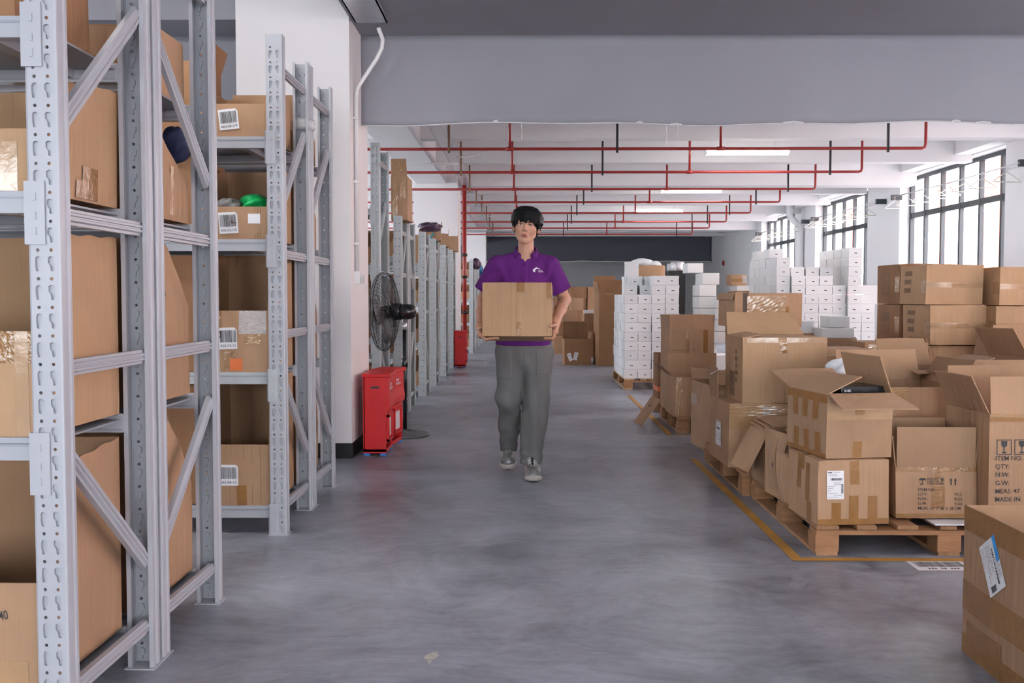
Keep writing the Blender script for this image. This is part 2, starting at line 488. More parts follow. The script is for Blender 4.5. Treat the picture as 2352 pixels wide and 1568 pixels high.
# red standpipe beside column 2
X, _ = at(1067, 600, 18.35)
r = tag(empty('fire_standpipe', (X, 18.35, 0)), 'red vertical fire pipe running beside the second white column', 'pipe')
MB().tube([(0, 0, 0), (0, 0, 3.35)], .038, 12).build('pipe_run', 'red_pipe', r, True)
for z in (.9, 1.55, 1.95): MB().tube([(0, 0, z), (0, 0, z + .05)], .052, 12).build('clamp', 'black_paint', r, True)

# ---- cable tray
r = tag(empty('cable_tray', (0, 0, 0)), 'galvanised cable tray hanging along the hall, with white conduits branching off', 'cable tray')
tz = 3.25
for (y0, y1) in ((2.0, 7.49),):
    m_ = MB(); m_.box(-1.26, -1.02, y0, y1, tz, tz + .006); m_.box(-1.26, -1.25, y0, y1, tz, tz + .09); m_.box(-1.03, -1.02, y0, y1, tz, tz + .09); m_.build('tray_length', 'zinc', r)
for q in range(8):
    y0 = 8.02 + q * 2.9; y1 = y0 + 2.88
    m_ = MB(); m_.box(-1.14, -1.0, y0, y1, tz, tz + .006); tl = m_.build('tray_length', 'zinc', r); m_ = MB(); m_.box(-1.146, -1.14, y0, y1, tz - .004, tz + .10); m_.box(-1.0, -.994, y0, y1, tz - .004, tz + .10); m_.build('tray_side', 'steel_grey', tl)
    m_ = MB(); m_.box(-1.155, -.985, y1 - .06, y1 + .06, tz - .012, tz + .085); m_.build('joint_plate', 'steel_grey', r)
    MB().tube([(-1.16, y1, tz), (-1.16, y1, 3.7)], .006, 5).build('hanger_rod', 'zinc', r)
for yb in (14.7, 17.9, 21.4, 25.6, 30.2):
    MB().tube([(-1.0, yb, tz + .01), (-.80, yb, tz + .01), (-.74, yb, tz + .03), (-.28, yb + .05, 3.42)], .009, 6).build('conduit', 'plastic_white', r, True)
MB().tube([(-2.3, 15.0, 3.27), (-1.75, 15.0, 3.2), (-1.0, 15.0, 3.2)], .014, 6).build('conduit', 'plastic_white', r, True)

# ---- conduit with switch box on the first column
r = tag(empty('switch_box', (-1.30, 7.62, 1.36)), 'white switch box on the first column, fed by a white conduit from above', 'switch box')
MB().box(0, .045, -.035, .035, -.045, .05).build('housing', 'plastic_white', r)
MB().box(.045, .07, -.03, .02, -.04, .02).build('cover', 'film', r)
X1, Z1 = at(880, 92, 7.62); X2, Z2 = at(868, 62, 7.5)
MB().tube([(.02, 0, .05), (.02, 0, Z1 - 1.36 - .42), (.03, 0, Z1 - 1.36 - .36), (X1 + 1.30 - .05, 0, Z1 - 1.36 - .14), (X1 + 1.30 - .01, 0, Z1 - 1.36 - .06), (X1 + 1.30, -.02, Z1 - 1.36), (X2 + 1.30, -.1, Z2 - 1.36)], .016, 8).build('conduit', 'plastic_white', r, True)
for z in (.25, .72, 1.2): MB().box(0, .04, -.024, .024, z, z + .02).build('pipe_clip', 'plastic_white', r)

# ---- rain water pipe on the right wall
X, Z = at(1850, 450, 26.0)
r = tag(empty('drain_pipe', (7.16, 26.1, 0)), 'white drain pipe on the wall between the two far windows', 'pipe')
MB().tube([(0, 0, 0), (0, 0, 2.95), (-.02, 0, 3.05), (-.24, 0, 3.25), (-.28, 0, 3.35), (-.28, 0, 3.77)], .085, 12).build('pipe_run', 'wall_white', r, True)
for z in (1.9, 2.9): MB().tube([(0, 0, z), (0, 0, z + .06)], .1, 12).build('collar', 'wall_white', r, True)

# ---- ceiling lamps
def lamp(x, y, on, label, z=3.29):
    r = tag(empty('ceiling_lamp', (x, y, z)), label, 'lamp', 'long tube lamps on the ceiling')
    MB().box(-.62, .62, -.06, .06, .05, .11).build('lamp_housing', 'plastic_white', r)
    m_ = MB(); n = 10
    prof = [(.075 * math.cos(math.pi + math.pi * q / n), .055 * math.sin(math.pi + math.pi * q / n) + .05) for q in range(n + 1)]
    m_.prism(prof, (-.6, 0, 0), (.6, 0, 0)); m_.build('diffuser', 'tube_on' if on else 'plastic_white', r, False)
    for sx in (-1, 1): MB().box(sx * .61 - .015, sx * .61 + .015, -.07, .07, 0.0, .1).build('end_cap', 'plastic_white', r)
    for sx in (-.4, .4): MB().tube([(sx, 0, .11), (sx, 0, ZC - z)], .006, 5).build('hanger_rod', 'zinc', r)
for (px, py, Y, on, lb) in ((1716, 355, 14.75, 1, 'lit tube lamp hanging from the ceiling, nearest of the row'), (1587, 441, 20.1, 1, 'lit tube lamp hanging from the ceiling, second of the row'),
                            (1512, 489, 25.1, 1, 'lit tube lamp hanging from the ceiling, third of the row'), (1460, 521, 30.3, 0, 'unlit tube lamp at the far end of the row')):
    X, Z = at(px, py, Y); lamp(X, Y, on, lb)
lamp(-5.55, 27.0, 1, 'lit tube lamp seen between the shelving and the second column')
for yl, nm in ((10.4, 'nearest'), (16.0, 'second'), (22.3, 'third')): lamp(-5.55, yl, 1, 'added tube lamp left of the columns, brightening the hall, %s of that row' % nm)  # extra lamps, added to brighten the deep hall
lamp(-3.4, 4.4, 1, 'tube lamp added out of view to light the first column', 3.5)  # added above the frame to brighten the column front
lamp(-1.75, 4.45, 1, 'second tube lamp added out of view to light the first column', 3.5)  # another added lamp, more light on the column front
lamp(3.62, 9.9, 1, 'unseen tube lamp added behind the near smoke curtain')  # continues the lamp row unseen, added for its light
# ------------------------------------------------------------------ shelving racks
UPW, UPD, PITCHH = .085, .062, .075
def _ellipse(cx, cz, r, n=8): return [(cx + r * math.cos(2 * math.pi * q / n), cz + r * math.sin(2 * math.pi * q / n)) for q in range(n)]
def _key(sgn):
    """teardrop slot of one column of the upright, mirrored by sgn"""
    c = .0175
    p = [(-.009, .018), (-.003, .0215), (.005, .0205), (.008, .014), (.008, -.002), (.006, -.017), (.001, -.0185), (-.002, -.016), (-.003, -.004), (-.009, .004)]
    pts = [(sgn * (c + x_), z_) for x_, z_ in p]
    return pts if sgn > 0 else pts[::-1]
_upr = {}
def upright_mesh(h, material, detail=True):
    """C-shaped post, web facing -y, teardrop pockets and bolt holes every 75 mm; origin at web centre, base"""
    key = (round(h, 2), material, detail)
    if key in _upr: return _upr[key]
    m_ = MB(); hw = UPW / 2; n = int(h / PITCHH)
    z_end = n * PITCHH
    if detail:
        cell = [(-hw + .006, 0), (hw - .006, 0), (hw - .006, PITCHH), (-hw + .006, PITCHH)]
        holes = [[(x_, z_ + .028) for x_, z_ in _key(1)], [(x_, z_ + .028) for x_, z_ in _key(-1)]]
        rounds = [_ellipse(.0175, .0655, .0048), _ellipse(-.0175, .0655, .0048)]
        loops = [cell] + holes + rounds
        flat = [Vector((a_, b_, 0)) for lp in loops for a_, b_ in lp]
        tri = tessellate_polygon([[Vector((a_, b_, 0)) for a_, b_ in lp] for lp in loops])
        for q in range(n):
            z0 = q * PITCHH; base = len(m_.v)
            m_.v += [(p.x, 0, p.y + z0) for p in flat]; m_.f += [tuple(base + k for k in t) for t in tri]
            for lp in holes:
                b2 = len(m_.v); k = len(lp)
                m_.v += [(a_, 0, c_ + z0) for a_, c_ in lp] + [(a_ * .985, .0085, c_ + z0) for a_, c_ in lp]
                m_.f += [(b2 + i, b2 + (i + 1) % k, b2 + k + (i + 1) % k, b2 + k + i) for i in range(k)]
                m_.f.append(tuple(range(b2 + k, b2 + 2 * k)))
            for lp in rounds:
                b2 = len(m_.v); k = len(lp)
                m_.v += [(a_, 0, c_ + z0) for a_, c_ in lp] + [(a_, .006, c_ + z0) for a_, c_ in lp]
                m_.f += [(b2 + i, b2 + (i + 1) % k, b2 + k + (i + 1) % k, b2 + k + i) for i in range(k)]
        m_.poly([(-hw + .006, 0, z_end), (hw - .006, 0, z_end), (hw - .006, 0, h), (-hw + .006, 0, h)])
    else:
        m_.poly([(-hw + .006, 0, 0), (hw - .006, 0, 0), (hw - .006, 0, h), (-hw + .006, 0, h)])
        for q in range(n):
            for sx in (-.0175, .0175):
                z0 = q * PITCHH + .0655
                m_.poly([(sx + .005 * math.cos(2 * math.pi * i / 6), -.0006, z0 + .005 * math.sin(2 * math.pi * i / 6)) for i in range(6)])
    # flanges with a pressed step and inward lips, as thin folded sheet
    for s_ in (-1, 1):
        prof = [(hw - .006, 0), (hw - .001, .002), (hw, .006), (hw, .024), (hw - .005, .028), (hw - .005, .046), (hw, .050), (hw, UPD), (hw - .014, UPD), (hw - .014, UPD - .003), (hw - .003, UPD - .003), (hw - .003, .051), (hw - .008, .047), (hw - .008, .027), (hw - .003, .023), (hw - .003, .007), (hw - .006, .003)]
        b2 = len(m_.v); k = len(prof)
        m_.v += [(s_ * a_, d_, 0) for a_, d_ in prof] + [(s_ * a_, d_, h) for a_, d_ in prof]
        for i in range(k):
            j = (i + 1) % k; m_.f.append((b2 + i, b2 + j, b2 + k + j, b2 + k + i))
        m_.f.append(tuple(range(b2 + k, b2 + 2 * k)))
    me = m_.mesh('upright', material); _upr[key] = me
    if not detail:
        me.materials.append(M['black_paint'])
        for p in me.polygons:
            if len(p.vertices) == 6: p.material_index = 1
    return me

STRUT = [(-.022, -.012), (.022, -.012), (.022, .006), (.014, .006), (.010, .014), (.004, .014), (.002, .009), (-.002, .009), (-.004, .014), (-.010, .014), (-.014, .006), (-.022, .006)]
def strut(a, b, name, material, parent, w=1.0):
    """ribbed channel between two points of an end frame, ribs facing +x"""
    MB().prism([(s_ * w, t_) for s_, t_ in STRUT], a, b, (1, 0, 0)).build(name, material, parent)

_beam = {}
def beam_mesh(L, h, material):
    k = (round(L, 3), h, material)
    if k not in _beam:
        prof = [(-.0, 0), (-.034, 0), (-.040, .006), (-.040, h * .55), (-.034, h * .68), (-.034, h - .006), (-.028, h), (0, h), (0, h - .022), (.012, h - .022), (.012, h - .026), (-.002, h - .026)]
        prof = [(-.036, 0), (.004, 0), (.004, h - .02), (-.010, h - .02), (-.010, h), (-.030, h), (-.036, h - .006), (-.036, h * .7), (-.040, h * .62), (-.040, h * .2), (-.036, h * .12)]
        _beam[k] = MB().prism(prof, (-L, 0, 0), (0, 0, 0)).mesh('beam', material)
    return _beam[k]
_plate = {}
def plate_mesh(material, h):
    k = (material, h)
    if k not in _plate:
        m_ = MB(); m_.box(-.004, .048, -.0065, -.0025, -.085, h + .02)
        m_.box(-.006, -.002, -.0065, .04, -.085, h + .02)
        for z in (-.06, -.02, .03): m_.box(.018, .026, -.010, -.006, z, z + .02)
        _plate[k] = m_.mesh('end_plate', material)
    return _plate[k]

def rack(label, Xr, Yf, depth, L, top, levels, mirror=False, material='steel_white', detail=True, beam_h=.06, far_frame=True, beam_mats=None, group='white shelving racks'):
    """one shelving bay: Xr right end of its end frame, Yf front plane"""
    r = tag(empty('shelving_rack', (Xr, Yf, 0)), label, 'shelving rack', group)
    me = upright_mesh(top, material, detail); hw = UPW / 2
    for fx in ([-hw, -L + hw] if far_frame else [-hw]):
        link('upright', me, r, (fx, 0, 0)); link('upright', me, r, (fx, depth, 0), (0, 0, math.pi))
        for yy in (.03, depth - .03):
            MB().box(fx - .05, fx + .05, yy - .045, yy + .045, 0, .004).build('foot_plate', material, r)
        y0, y1 = .045, depth - .045
        xs = fx + hw - .026
        for z in (.14, 1.025, 1.435):
            if z < top - .1: strut((xs, y0, z), (xs, y1, z), 'frame_strut', material, r)
        strut((xs, y0, top - .16), (xs, y1, top - .16), 'frame_strut', material, r)
        d1 = [(.81, .35), (1.66, 2.12)]
        for za, zb in d1:
            if max(za, zb) > top - .1: za, zb = za - .35 * (za - 1.5 > 0), top - .2
            a_, b_ = ((za, zb) if not mirror else (zb, za))
            strut((xs, y0, a_), (xs, y1, b_), 'diagonal_brace', material, r, 1.15)
    bl = L - 2 * UPW
    for i, z in enumerate(levels):
        bm_ = beam_mats[i] if beam_mats else material
        for front in (True, False):
            b = link('beam', beam_mesh(bl, beam_h, bm_), r, (-UPW if front else -L + UPW, .040 if front else depth - .040, z - beam_h), None if front else (0, 0, math.pi))
            link('end_plate', plate_mesh(bm_, beam_h), b, (0, -.040, 0))
        m_ = MB(); m_.box(-L + UPW + .002, -UPW - .002, .034, depth - .034, z - .022, z - .016); m_.build('deck', 'deck', r)
        for q in range(3):
            xq = -UPW - .15 - q * (bl - .3) / 2
            MB().box(xq - .02, xq + .02, .04, depth - .04, z - .05, z - .022).build('deck_support', 'steel_grey', r)
    return r

LV1 = [.14, .84, 1.50, 1.96]
LV2 = [.14, .83, 1.51, 2.03]
BM2 = ['steel_white', 'steel_old', 'steel_white', 'steel_white']
rack('white shelving rack at the front, its teardrop-slotted post closest to the camera', -1.215, 2.60, .66, 2.0, 2.53, LV1, beam_mats=['steel_white'] * 4)
rack('white shelving rack backing onto the front rack, braces slanting down away from the camera', -1.215, 3.29, .66, 2.0, 2.53, LV1, mirror=True)
rack('white shelving rack with the barcoded open cartons, in the second row', -1.215, 5.03, .65, 2.0, 2.53, LV2, beam_mats=BM2)
rack('white shelving rack standing behind the barcoded carton rack, next to the white column', -1.215, 5.70, .65, 2.0, 2.53, LV2)
rack('tall grey-white shelving rack right behind the first column, behind the fan', -1.335, 9.20, .65, 2.0, 2.63, LV2, material='steel_old')
LV3 = [.12, .65, 1.15, 1.62]
rack('low shelving rack just behind the tall one, beyond the standing fan', -1.222, 9.93, .57, 2.0, 2.02, LV3, material='steel_old', detail=False)
rack('low shelving rack backing onto the one beyond the standing fan', -1.222, 10.60, .56, 2.0, 2.02, LV3, mirror=True, material='steel_old', detail=False)
for yf, nth in ((12.1, 'first'), (13.5, 'second'), (15.2, 'third'), (16.8, 'fourth')):
    rack('low grey shelving rack before the second column, %s of four beyond the fan' % nth, -1.205, yf, .60, 2.0, 2.0, LV3, material='steel_old', detail=False)
for yf, nth in ((21.3, 'nearest'), (22.7, 'second'), (24.2, 'third'), (25.8, 'last')):
    rack('distant low shelving rack beyond the red standpipe, %s of four' % nth, -1.10, yf, .60, 2.0, 2.0, LV3, material='steel_old', detail=False)
# ------------------------------------------------------------------ cartons
class Carton:
    """cardboard box: local origin at base centre, front at -y; every face is a slightly bulged sheet"""
    def __init__(self, label, x0, x1, yf, d, z0, z1, yaw=0.0, mat_='kraft', top='closed', flaps=None, bulge=.007, name='carton', group=None, seed=None, cat='box', tilt=0.0, wall=.005, lean=0.0, floor=True):
        self.W, self.D, self.H = x1 - x0, d, z1 - z0
        self.b = bulge; self.mat = mat_; self.t = wall
        rnd = random.Random(seed if seed is not None else int((x0 * 13 + yf * 7 + z0 * 31) * 1000))
        self.sh = [rnd.uniform(-.012, .012) for _ in range(4)]
        self.ph = [rnd.uniform(0, 6.28) for _ in range(4)]
        W, D, H = self.W, self.D, self.H
        self.fr = {
            'F': ((-W / 2, -D / 2, 0), (W, 0, 0), (0, 0, H), (0, -1, 0)), 'B': ((W / 2, D / 2, 0), (-W, 0, 0), (0, 0, H), (0, 1, 0)),
            'L': ((-W / 2, D / 2, 0), (0, -D, 0), (0, 0, H), (-1, 0, 0)), 'R': ((W / 2, -D / 2, 0), (0, D, 0), (0, 0, H), (1, 0, 0)),
            'T': ((-W / 2, -D / 2, H), (W, 0, 0), (0, D, 0), (0, 0, 1)), 'U': ((-W / 2, D / 2, 0), (W, 0, 0), (0, -D, 0), (0, 0, -1))}
        m_ = MB()
        for f in ('F', 'B', 'L', 'R'): self.panel(m_, f)
        if floor: self.panel(m_, 'U')
        if top == 'closed':
            self.panel(m_, 'T', v1=.497); self.panel(m_, 'T', v0=.503)
        c = Matrix.Rotation(yaw, 3, 'Z') @ Vector((W / 2, D / 2, 0))
        self.o = m_.build(name, mat_, None, True, (x0 + c.x, yf + c.y, z0), (tilt, lean, yaw))
        self.finish(self.o)
        tag(self.o, label, cat, group)
        self.top = top
        for k, fl in enumerate(flaps or []):
            self.flap(*fl)
    def finish(self, o):
        try: o.data.set_sharp_from_angle(angle=math.radians(35))
        except Exception: pass
    def S(self, f, u, v, off=0.0):
        p, U, V, n = self.fr[f]; p = Vector(p); U = Vector(U); V = Vector(V); n = Vector(n)
        k = self.b * 16 * u * (1 - u) * v * (1 - v) if f not in ('U',) else 0.0
        if len(f) > 1: k = self.b * .8 * math.sin(u * 3 + self.ph[0]) * v
        else: k += self.b * .35 * math.sin(u * 5 + v * 4 + self.ph[1]) * (u * (1 - u) * 4)
        q = p + U * u + V * v + n * (off + k)
        if len(f) == 1:
            h = q.z / max(self.H, .01)
            q.x += self.sh[0] * h * self.W * 1.2; q.y += self.sh[1] * h * self.D * 1.2
        return q
    def panel(self, m_, f, u0=0, u1=1, v0=0, v1=1, n=6, flipd=False):
        base = len(m_.v)
        for lay in (0.0, -self.t):
            for j in range(n + 1):
                for i in range(n + 1):
                    m_.v.append(tuple(self.S(f, u0 + (u1 - u0) * i / n, v0 + (v1 - v0) * j / n, lay)))
        g = (n + 1) * (n + 1)
        for j in range(n):
            for i in range(n):
                a = base + j * (n + 1) + i
                m_.f.append((a, a + 1, a + n + 2, a + n + 1)); m_.f.append((a + g, a + g + n + 1, a + g + n + 2, a + g + 1))
        for i in range(n):
            for a, b in ((base + i, base + i + 1), (base + n * (n + 1) + i + 1, base + n * (n + 1) + i), (base + (i + 1) * (n + 1), base + i * (n + 1)), (base + i * (n + 1) + n, base + (i + 1) * (n + 1) + n)):
                m_.f.append((b, a, a + g, b + g))
    def flap(self, side, ang, ln=None, taper=.03, mat_=None, wide=1.0):
        """flap hinged on a top edge; ang from straight up (0) outwards (90 level, 180 hanging), negative folds inwards"""
        p, U, V, n = [Vector(q) for q in self.fr[side]]
        ln = ln or min(self.W, self.D) / 2
        a = math.radians(ang); up = Vector((0, 0, 1)) * math.cos(a) + n * math.sin(a)
        nn = n * math.cos(a) - Vector((0, 0, 1)) * math.sin(a)
        p2 = self.S(side, .015, 1.0); e2 = self.S(side, .985, 1.0)
        if wide < 1: e2 = p2 + (e2 - p2) * wide
        key = side + 'flap'
        while key in self.fr: key += 'x'
        self.fr[key] = (tuple(p2), tuple(e2 - p2), tuple(up * ln), tuple(nn))
        m_ = MB(); self.panel(m_, key)
        # taper the free edge
        nloc = 7
        for lay in range(2):
            for j in range(nloc):
                for i in range(nloc):
                    k = lay * 49 + j * 7 + i; v_ = Vector(m_.v[k]); s_ = (i / 6 - .5) * -2 * taper * j / 6
                    m_.v[k] = tuple(v_ + (e2 - p2) * s_)
        o = m_.build('flap', mat_ or self.mat, self.o, True); self.finish(o)
        return key
    def patch(self, f, u0, v0, u1, v1, material='tape', name='tape', off=.0012, parent=None, n=6, label=None):
        m_ = MB()
        for j in range(n + 1):
            for i in range(n + 1):
                m_.v.append(tuple(self.S(f, u0 + (u1 - u0) * i / n, v0 + (v1 - v0) * j / n, off)))
        for j in range(n):
            for i in range(n):
                a = j * (n + 1) + i; m_.f.append((a, a + 1, a + n + 2, a + n + 1))
        o = m_.build(name, material, parent or self.o, True)
        if label: o['label'] = label
        return o
    def scrunch(self, f, u0, v0, u1, v1, material='tape_clear', off=.002):
        """loose shiny tape with wrinkles"""
        m_ = MB(); n = 14; r_ = random.Random(int(u0 * 99 + v0 * 77))
        for j in range(n + 1):
            for i in range(n + 1):
                m_.v.append(tuple(self.S(f, u0 + (u1 - u0) * i / n, v0 + (v1 - v0) * j / n, off + r_.uniform(0, .0016))))
        for j in range(n):
            for i in range(n):
                a = j * (n + 1) + i; m_.f.append((a, a + 1, a + n + 2, a + n + 1))
        return m_.build('tape', material, self.o, False)
    def seal(self, material='tape', wd_=.05, drop=.07):
        """tape along the top seam running down both ends"""
        h = wd_ / 2 / self.D
        self.patch('T', 0, .5 - h, 1, .5 + h, material)
        for f in ('L', 'R'): self.patch(f, .5 - h, 1 - drop / self.H, .5 + h, 1.0, material)
    def dims(self, f):
        p, U, V, n = self.fr[f]; return Vector(U).length, Vector(V).length
    def text(self, f, s, u, v, h, material='ink', parent=None, off=.0022, name='lettering', rot=0.0, squash=1.0, place=None):
        """print a line of text with its lower left corner at (u, v), cap height h metres"""
        vs_, fs, w_ = text2d(s); LU, LV = self.dims(f); m_ = MB(); c_, s_ = math.cos(rot), math.sin(rot)
        for x_, y_ in vs_:
            x_, y_ = x_ * h * squash, y_ * h
            m_.v.append(tuple(self.S(f, u + (x_ * c_ - y_ * s_) / LU, v + (x_ * s_ + y_ * c_) / LV, off)))
        m_.f = list(fs)
        return m_.build(name, material, parent or self.o)
    def rects(self, f, rs, material='ink', parent=None, off=.002, name='print'):
        m_ = MB()
        for u0, v0, u1, v1 in rs: m_.poly([self.S(f, u0, v0, off), self.S(f, u1, v0, off), self.S(f, u1, v1, off), self.S(f, u0, v1, off)])
        return m_.build(name, material, parent or self.o)
    def quadprint(self, f, polys, material='ink', off=.002, name='print', parent=None):
        m_ = MB()
        for pl in polys: m_.poly([self.S(f, u, v, off) for u, v in pl])
        return m_.build(name, material, parent or self.o)
    def barcode_label(self, f, cu, cv, w, h, code, rot=0.0, seed=1, chip=.12):
        """white sticker (one clipped corner) with bars and a code underneath"""
        LU, LV = self.dims(f); c_, s_ = math.cos(rot), math.sin(rot)
        T = lambda x_, y_: (cu + (x_ * c_ - y_ * s_) / LU, cv + (x_ * s_ + y_ * c_) / LV)
        P = [(-w / 2, -h / 2), (w / 2, -h / 2), (w / 2, h / 2 - chip * h), (w / 2 - chip * w, h / 2), (-w / 2, h / 2)]
        m_ = MB(); m_.poly([self.S(f, *T(*p), .0030) for p in P]); lo = m_.build('barcode_sticker', 'paper', self.o)
        r_ = random.Random(seed); x_ = -w * .42; b = MB()
        while x_ < w * .42:
            bw = r_.choice([1, 1, 2, 3]) * w * .0085
            b.poly([self.S(f, *T(px, py), .0040) for px, py in ((x_, -h * .18), (x_ + bw, -h * .18), (x_ + bw, h * .38), (x_, h * .38))])
            x_ += bw + r_.choice([1, 1, 2]) * w * .0115
        b.build('barcode', 'ink', lo)
        if code:
            vs_, fs, tw = text2d(code); k = w * .84 / tw; m2 = MB()
            m2.v = [tuple(self.S(f, *T(-w * .42 + a * k, -h * .40 + d_ * min(k, h * .12)), .0040)) for a, d_ in vs_]; m2.f = list(fs)
            m2.build('lettering', 'ink', lo)
        return lo
    def ship_label(self, f, cu, cv, w, h, rot=0.0, seed=2, blue=False):
        """address sticker: logo line, bars, small print"""
        LU, LV = self.dims(f); c_, s_ = math.cos(rot), math.sin(rot)
        T = lambda x_, y_: (cu + (x_ * c_ - y_ * s_) / LU, cv + (x_ * s_ + y_ * c_) / LV)
        Q = lambda x0, y0, x1, y1, o_: [self.S(f, *T(x_ * w, y_ * h), o_) for x_, y_ in ((x0, y0), (x1, y0), (x1, y1), (x0, y1))]
        lo = MB().poly(Q(-.5, -.5, .5, .5, .003)).build('address_label', 'paper', self.o)
        r_ = random.Random(seed); b = MB(); x_ = -.30
        while x_ < .36:
            bw = r_.choice([1, 2, 3]) * .009; b.poly(Q(x_, .16, x_ + bw, .25, .004)); x_ += bw + r_.choice([1, 2]) * .011
        y_ = -.30
        while y_ < .02:
            bh = r_.choice([1, 2, 3]) * .008; b.poly(Q(.34, y_, .46, y_ + bh, .004)); y_ += bh + .010
        b.build('barcode', 'ink', lo)
        g = MB(); yy = .44
        for q in range(15):
            if not .12 < yy < .28:
                x0 = r_.choice([-.46, -.42, -.1]); ln = r_.uniform(.15, .6)
                k = x0
                while k < min(x0 + ln, .3):
                    wl = r_.uniform(.02, .08); g.poly(Q(k, yy, k + wl, yy + .014, .004)); k += wl + .02
            yy -= .062
        g.build('small_print', 'ink_faded', lo)
        if blue: MB().poly(Q(-.5, .34, .0, .5, .0041)).build('logo_block', 'ink_blue', lo)
        else: MB().poly(Q(-.46, .42, -.2, .455, .0041)).build('logo_block', 'ink', lo)
        return lo
    # handling marks printed on cartons
    def arrows(self, f, u, v, w, material='ink'):
        LU, LV = self.dims(f); a, b = w / LU, w / LV
        pl = []
        for k in (0, .62):
            x_ = u + k * a
            pl += [[(x_ - .22 * a, v + .62 * b), (x_ + .22 * a, v + .62 * b), (x_, v + b)], [(x_ - .09 * a, v), (x_ + .09 * a, v), (x_ + .09 * a, v + .62 * b), (x_ - .09 * a, v + .62 * b)]]
        self.quadprint(f, pl, material)
    def umbrella(self, f, u, v, w, material='ink'):
        LU, LV = self.dims(f); a, b = w / LU, w / LV
        dome = [(u + .5 * a * math.cos(q), v + .62 * b + .30 * b * math.sin(q)) for q in [math.pi * k / 8 for k in range(9)]]
        hook = [[(u - .04 * a, v), (u + .04 * a, v), (u + .04 * a, v + .62 * b), (u - .04 * a, v + .62 * b)], [(u - .3 * a, v), (u + .04 * a, v), (u + .04 * a, v + .09 * b), (u - .3 * a, v + .09 * b)], [(u - .3 * a, v), (u - .22 * a, v), (u - .22 * a, v + .2 * b), (u - .3 * a, v + .2 * b)]]
        self.quadprint(f, [dome] + hook, material)
    def glass(self, f, u, v, w, material='ink', frame=True):
        LU, LV = self.dims(f); a, b = w / LU, w / LV
        pl = [[(u - .2 * a, v + .9 * b), (u - .18 * a, v + .6 * b), (u, v + .45 * b), (u + .18 * a, v + .6 * b), (u + .2 * a, v + .9 * b)], [(u - .035 * a, v + .18 * b), (u + .035 * a, v + .18 * b), (u + .035 * a, v + .5 * b), (u - .035 * a, v + .5 * b)], [(u - .17 * a, v + .1 * b), (u + .17 * a, v + .1 * b), (u + .12 * a, v + .2 * b), (u - .12 * a, v + .2 * b)]]
        if frame:
            t = .05
            pl += [[(u - .5 * a, v), (u + .5 * a, v), (u + .5 * a, v + t * b), (u - .5 * a, v + t * b)], [(u - .5 * a, v + (1 - t) * b), (u + .5 * a, v + (1 - t) * b), (u + .5 * a, v + b), (u - .5 * a, v + b)],
                   [(u - .5 * a, v), (u - (.5 - t) * a, v), (u - (.5 - t) * a, v + b), (u - .5 * a, v + b)], [(u + (.5 - t) * a, v), (u + .5 * a, v), (u + .5 * a, v + b), (u + (.5 - t) * a, v + b)]]
        self.quadprint(f, pl, material)


class Bin(Carton):
    """carton cut open as a shelf bin: low front, side walls cut along a profile [(t, height)] front to back"""
    def __init__(self, label, x0, x1, yf, d, z0, hf, prof, back=None, mat_='kraft', group=None, flip=False, seed=None, name='carton', bulge=.006):
        self.hf = hf; self.prof = prof
        hb = back or prof[-1][1]
        super().__init__(label, x0, x1, yf, d, z0, z0 + hb, 0.0, mat_, 'bin', None, bulge, name, group, seed)
        if flip: self.o.rotation_euler = (0, 0, math.pi)
        W, D = self.W, self.D
        # rebuild the body with cut panels
        m_ = MB(); self.fr['F'] = ((-W / 2, -D / 2, 0), (W, 0, 0), (0, 0, hf), (0, -1, 0))
        self.panel(m_, 'F'); self.panel(m_, 'B'); self.panel(m_, 'U')
        pr = [(0.0, hf)] + [q for q in prof if q[0] > 0] if prof[0][0] > 0 else list(prof)
        if pr[-1][0] < 1: pr.append((1.0, hb))
        hs = lambda t: float(np.interp(t, [q[0] for q in pr], [q[1] for q in pr]))
        n = 20; nv = 5
        for s_ in (-1, 1):
            base = len(m_.v)
            for lay in (0, self.t):
                for i in range(n + 1):
                    t = i / n; h = hs(t) + .003 * math.sin(t * 23 + self.ph[2]) * (0 < i < n)
                    for j in range(nv + 1):
                        v_ = j / nv; bl = self.b * 16 * t * (1 - t) * v_ * (1 - v_)
                        m_.v.append((s_ * (W / 2 + bl - lay), -D / 2 + D * t, h * v_))
            g = (n + 1) * (nv + 1)
            for i in range(n):
                for j in range(nv):
                    a = base + i * (nv + 1) + j; q = (a, a + nv + 1, a + nv + 2, a + 1); q2 = tuple(k + g for k in q)
                    m_.f += [q if s_ > 0 else q[::-1], q2[::-1] if s_ > 0 else q2]
                a = base + i * (nv + 1) + nv; m_.f.append((a, a + nv + 1, a + nv + 1 + g, a + g))
            a = base; m_.f.append((a, a + nv, a + nv + g, a + g)); a = base + n * (nv + 1); m_.f.append((a, a + nv, a + nv + g, a + g))
        old = self.o.data; self.o.data = m_.mesh('carton', mat_, True); bpy.data.meshes.remove(old); self.finish(self.o)


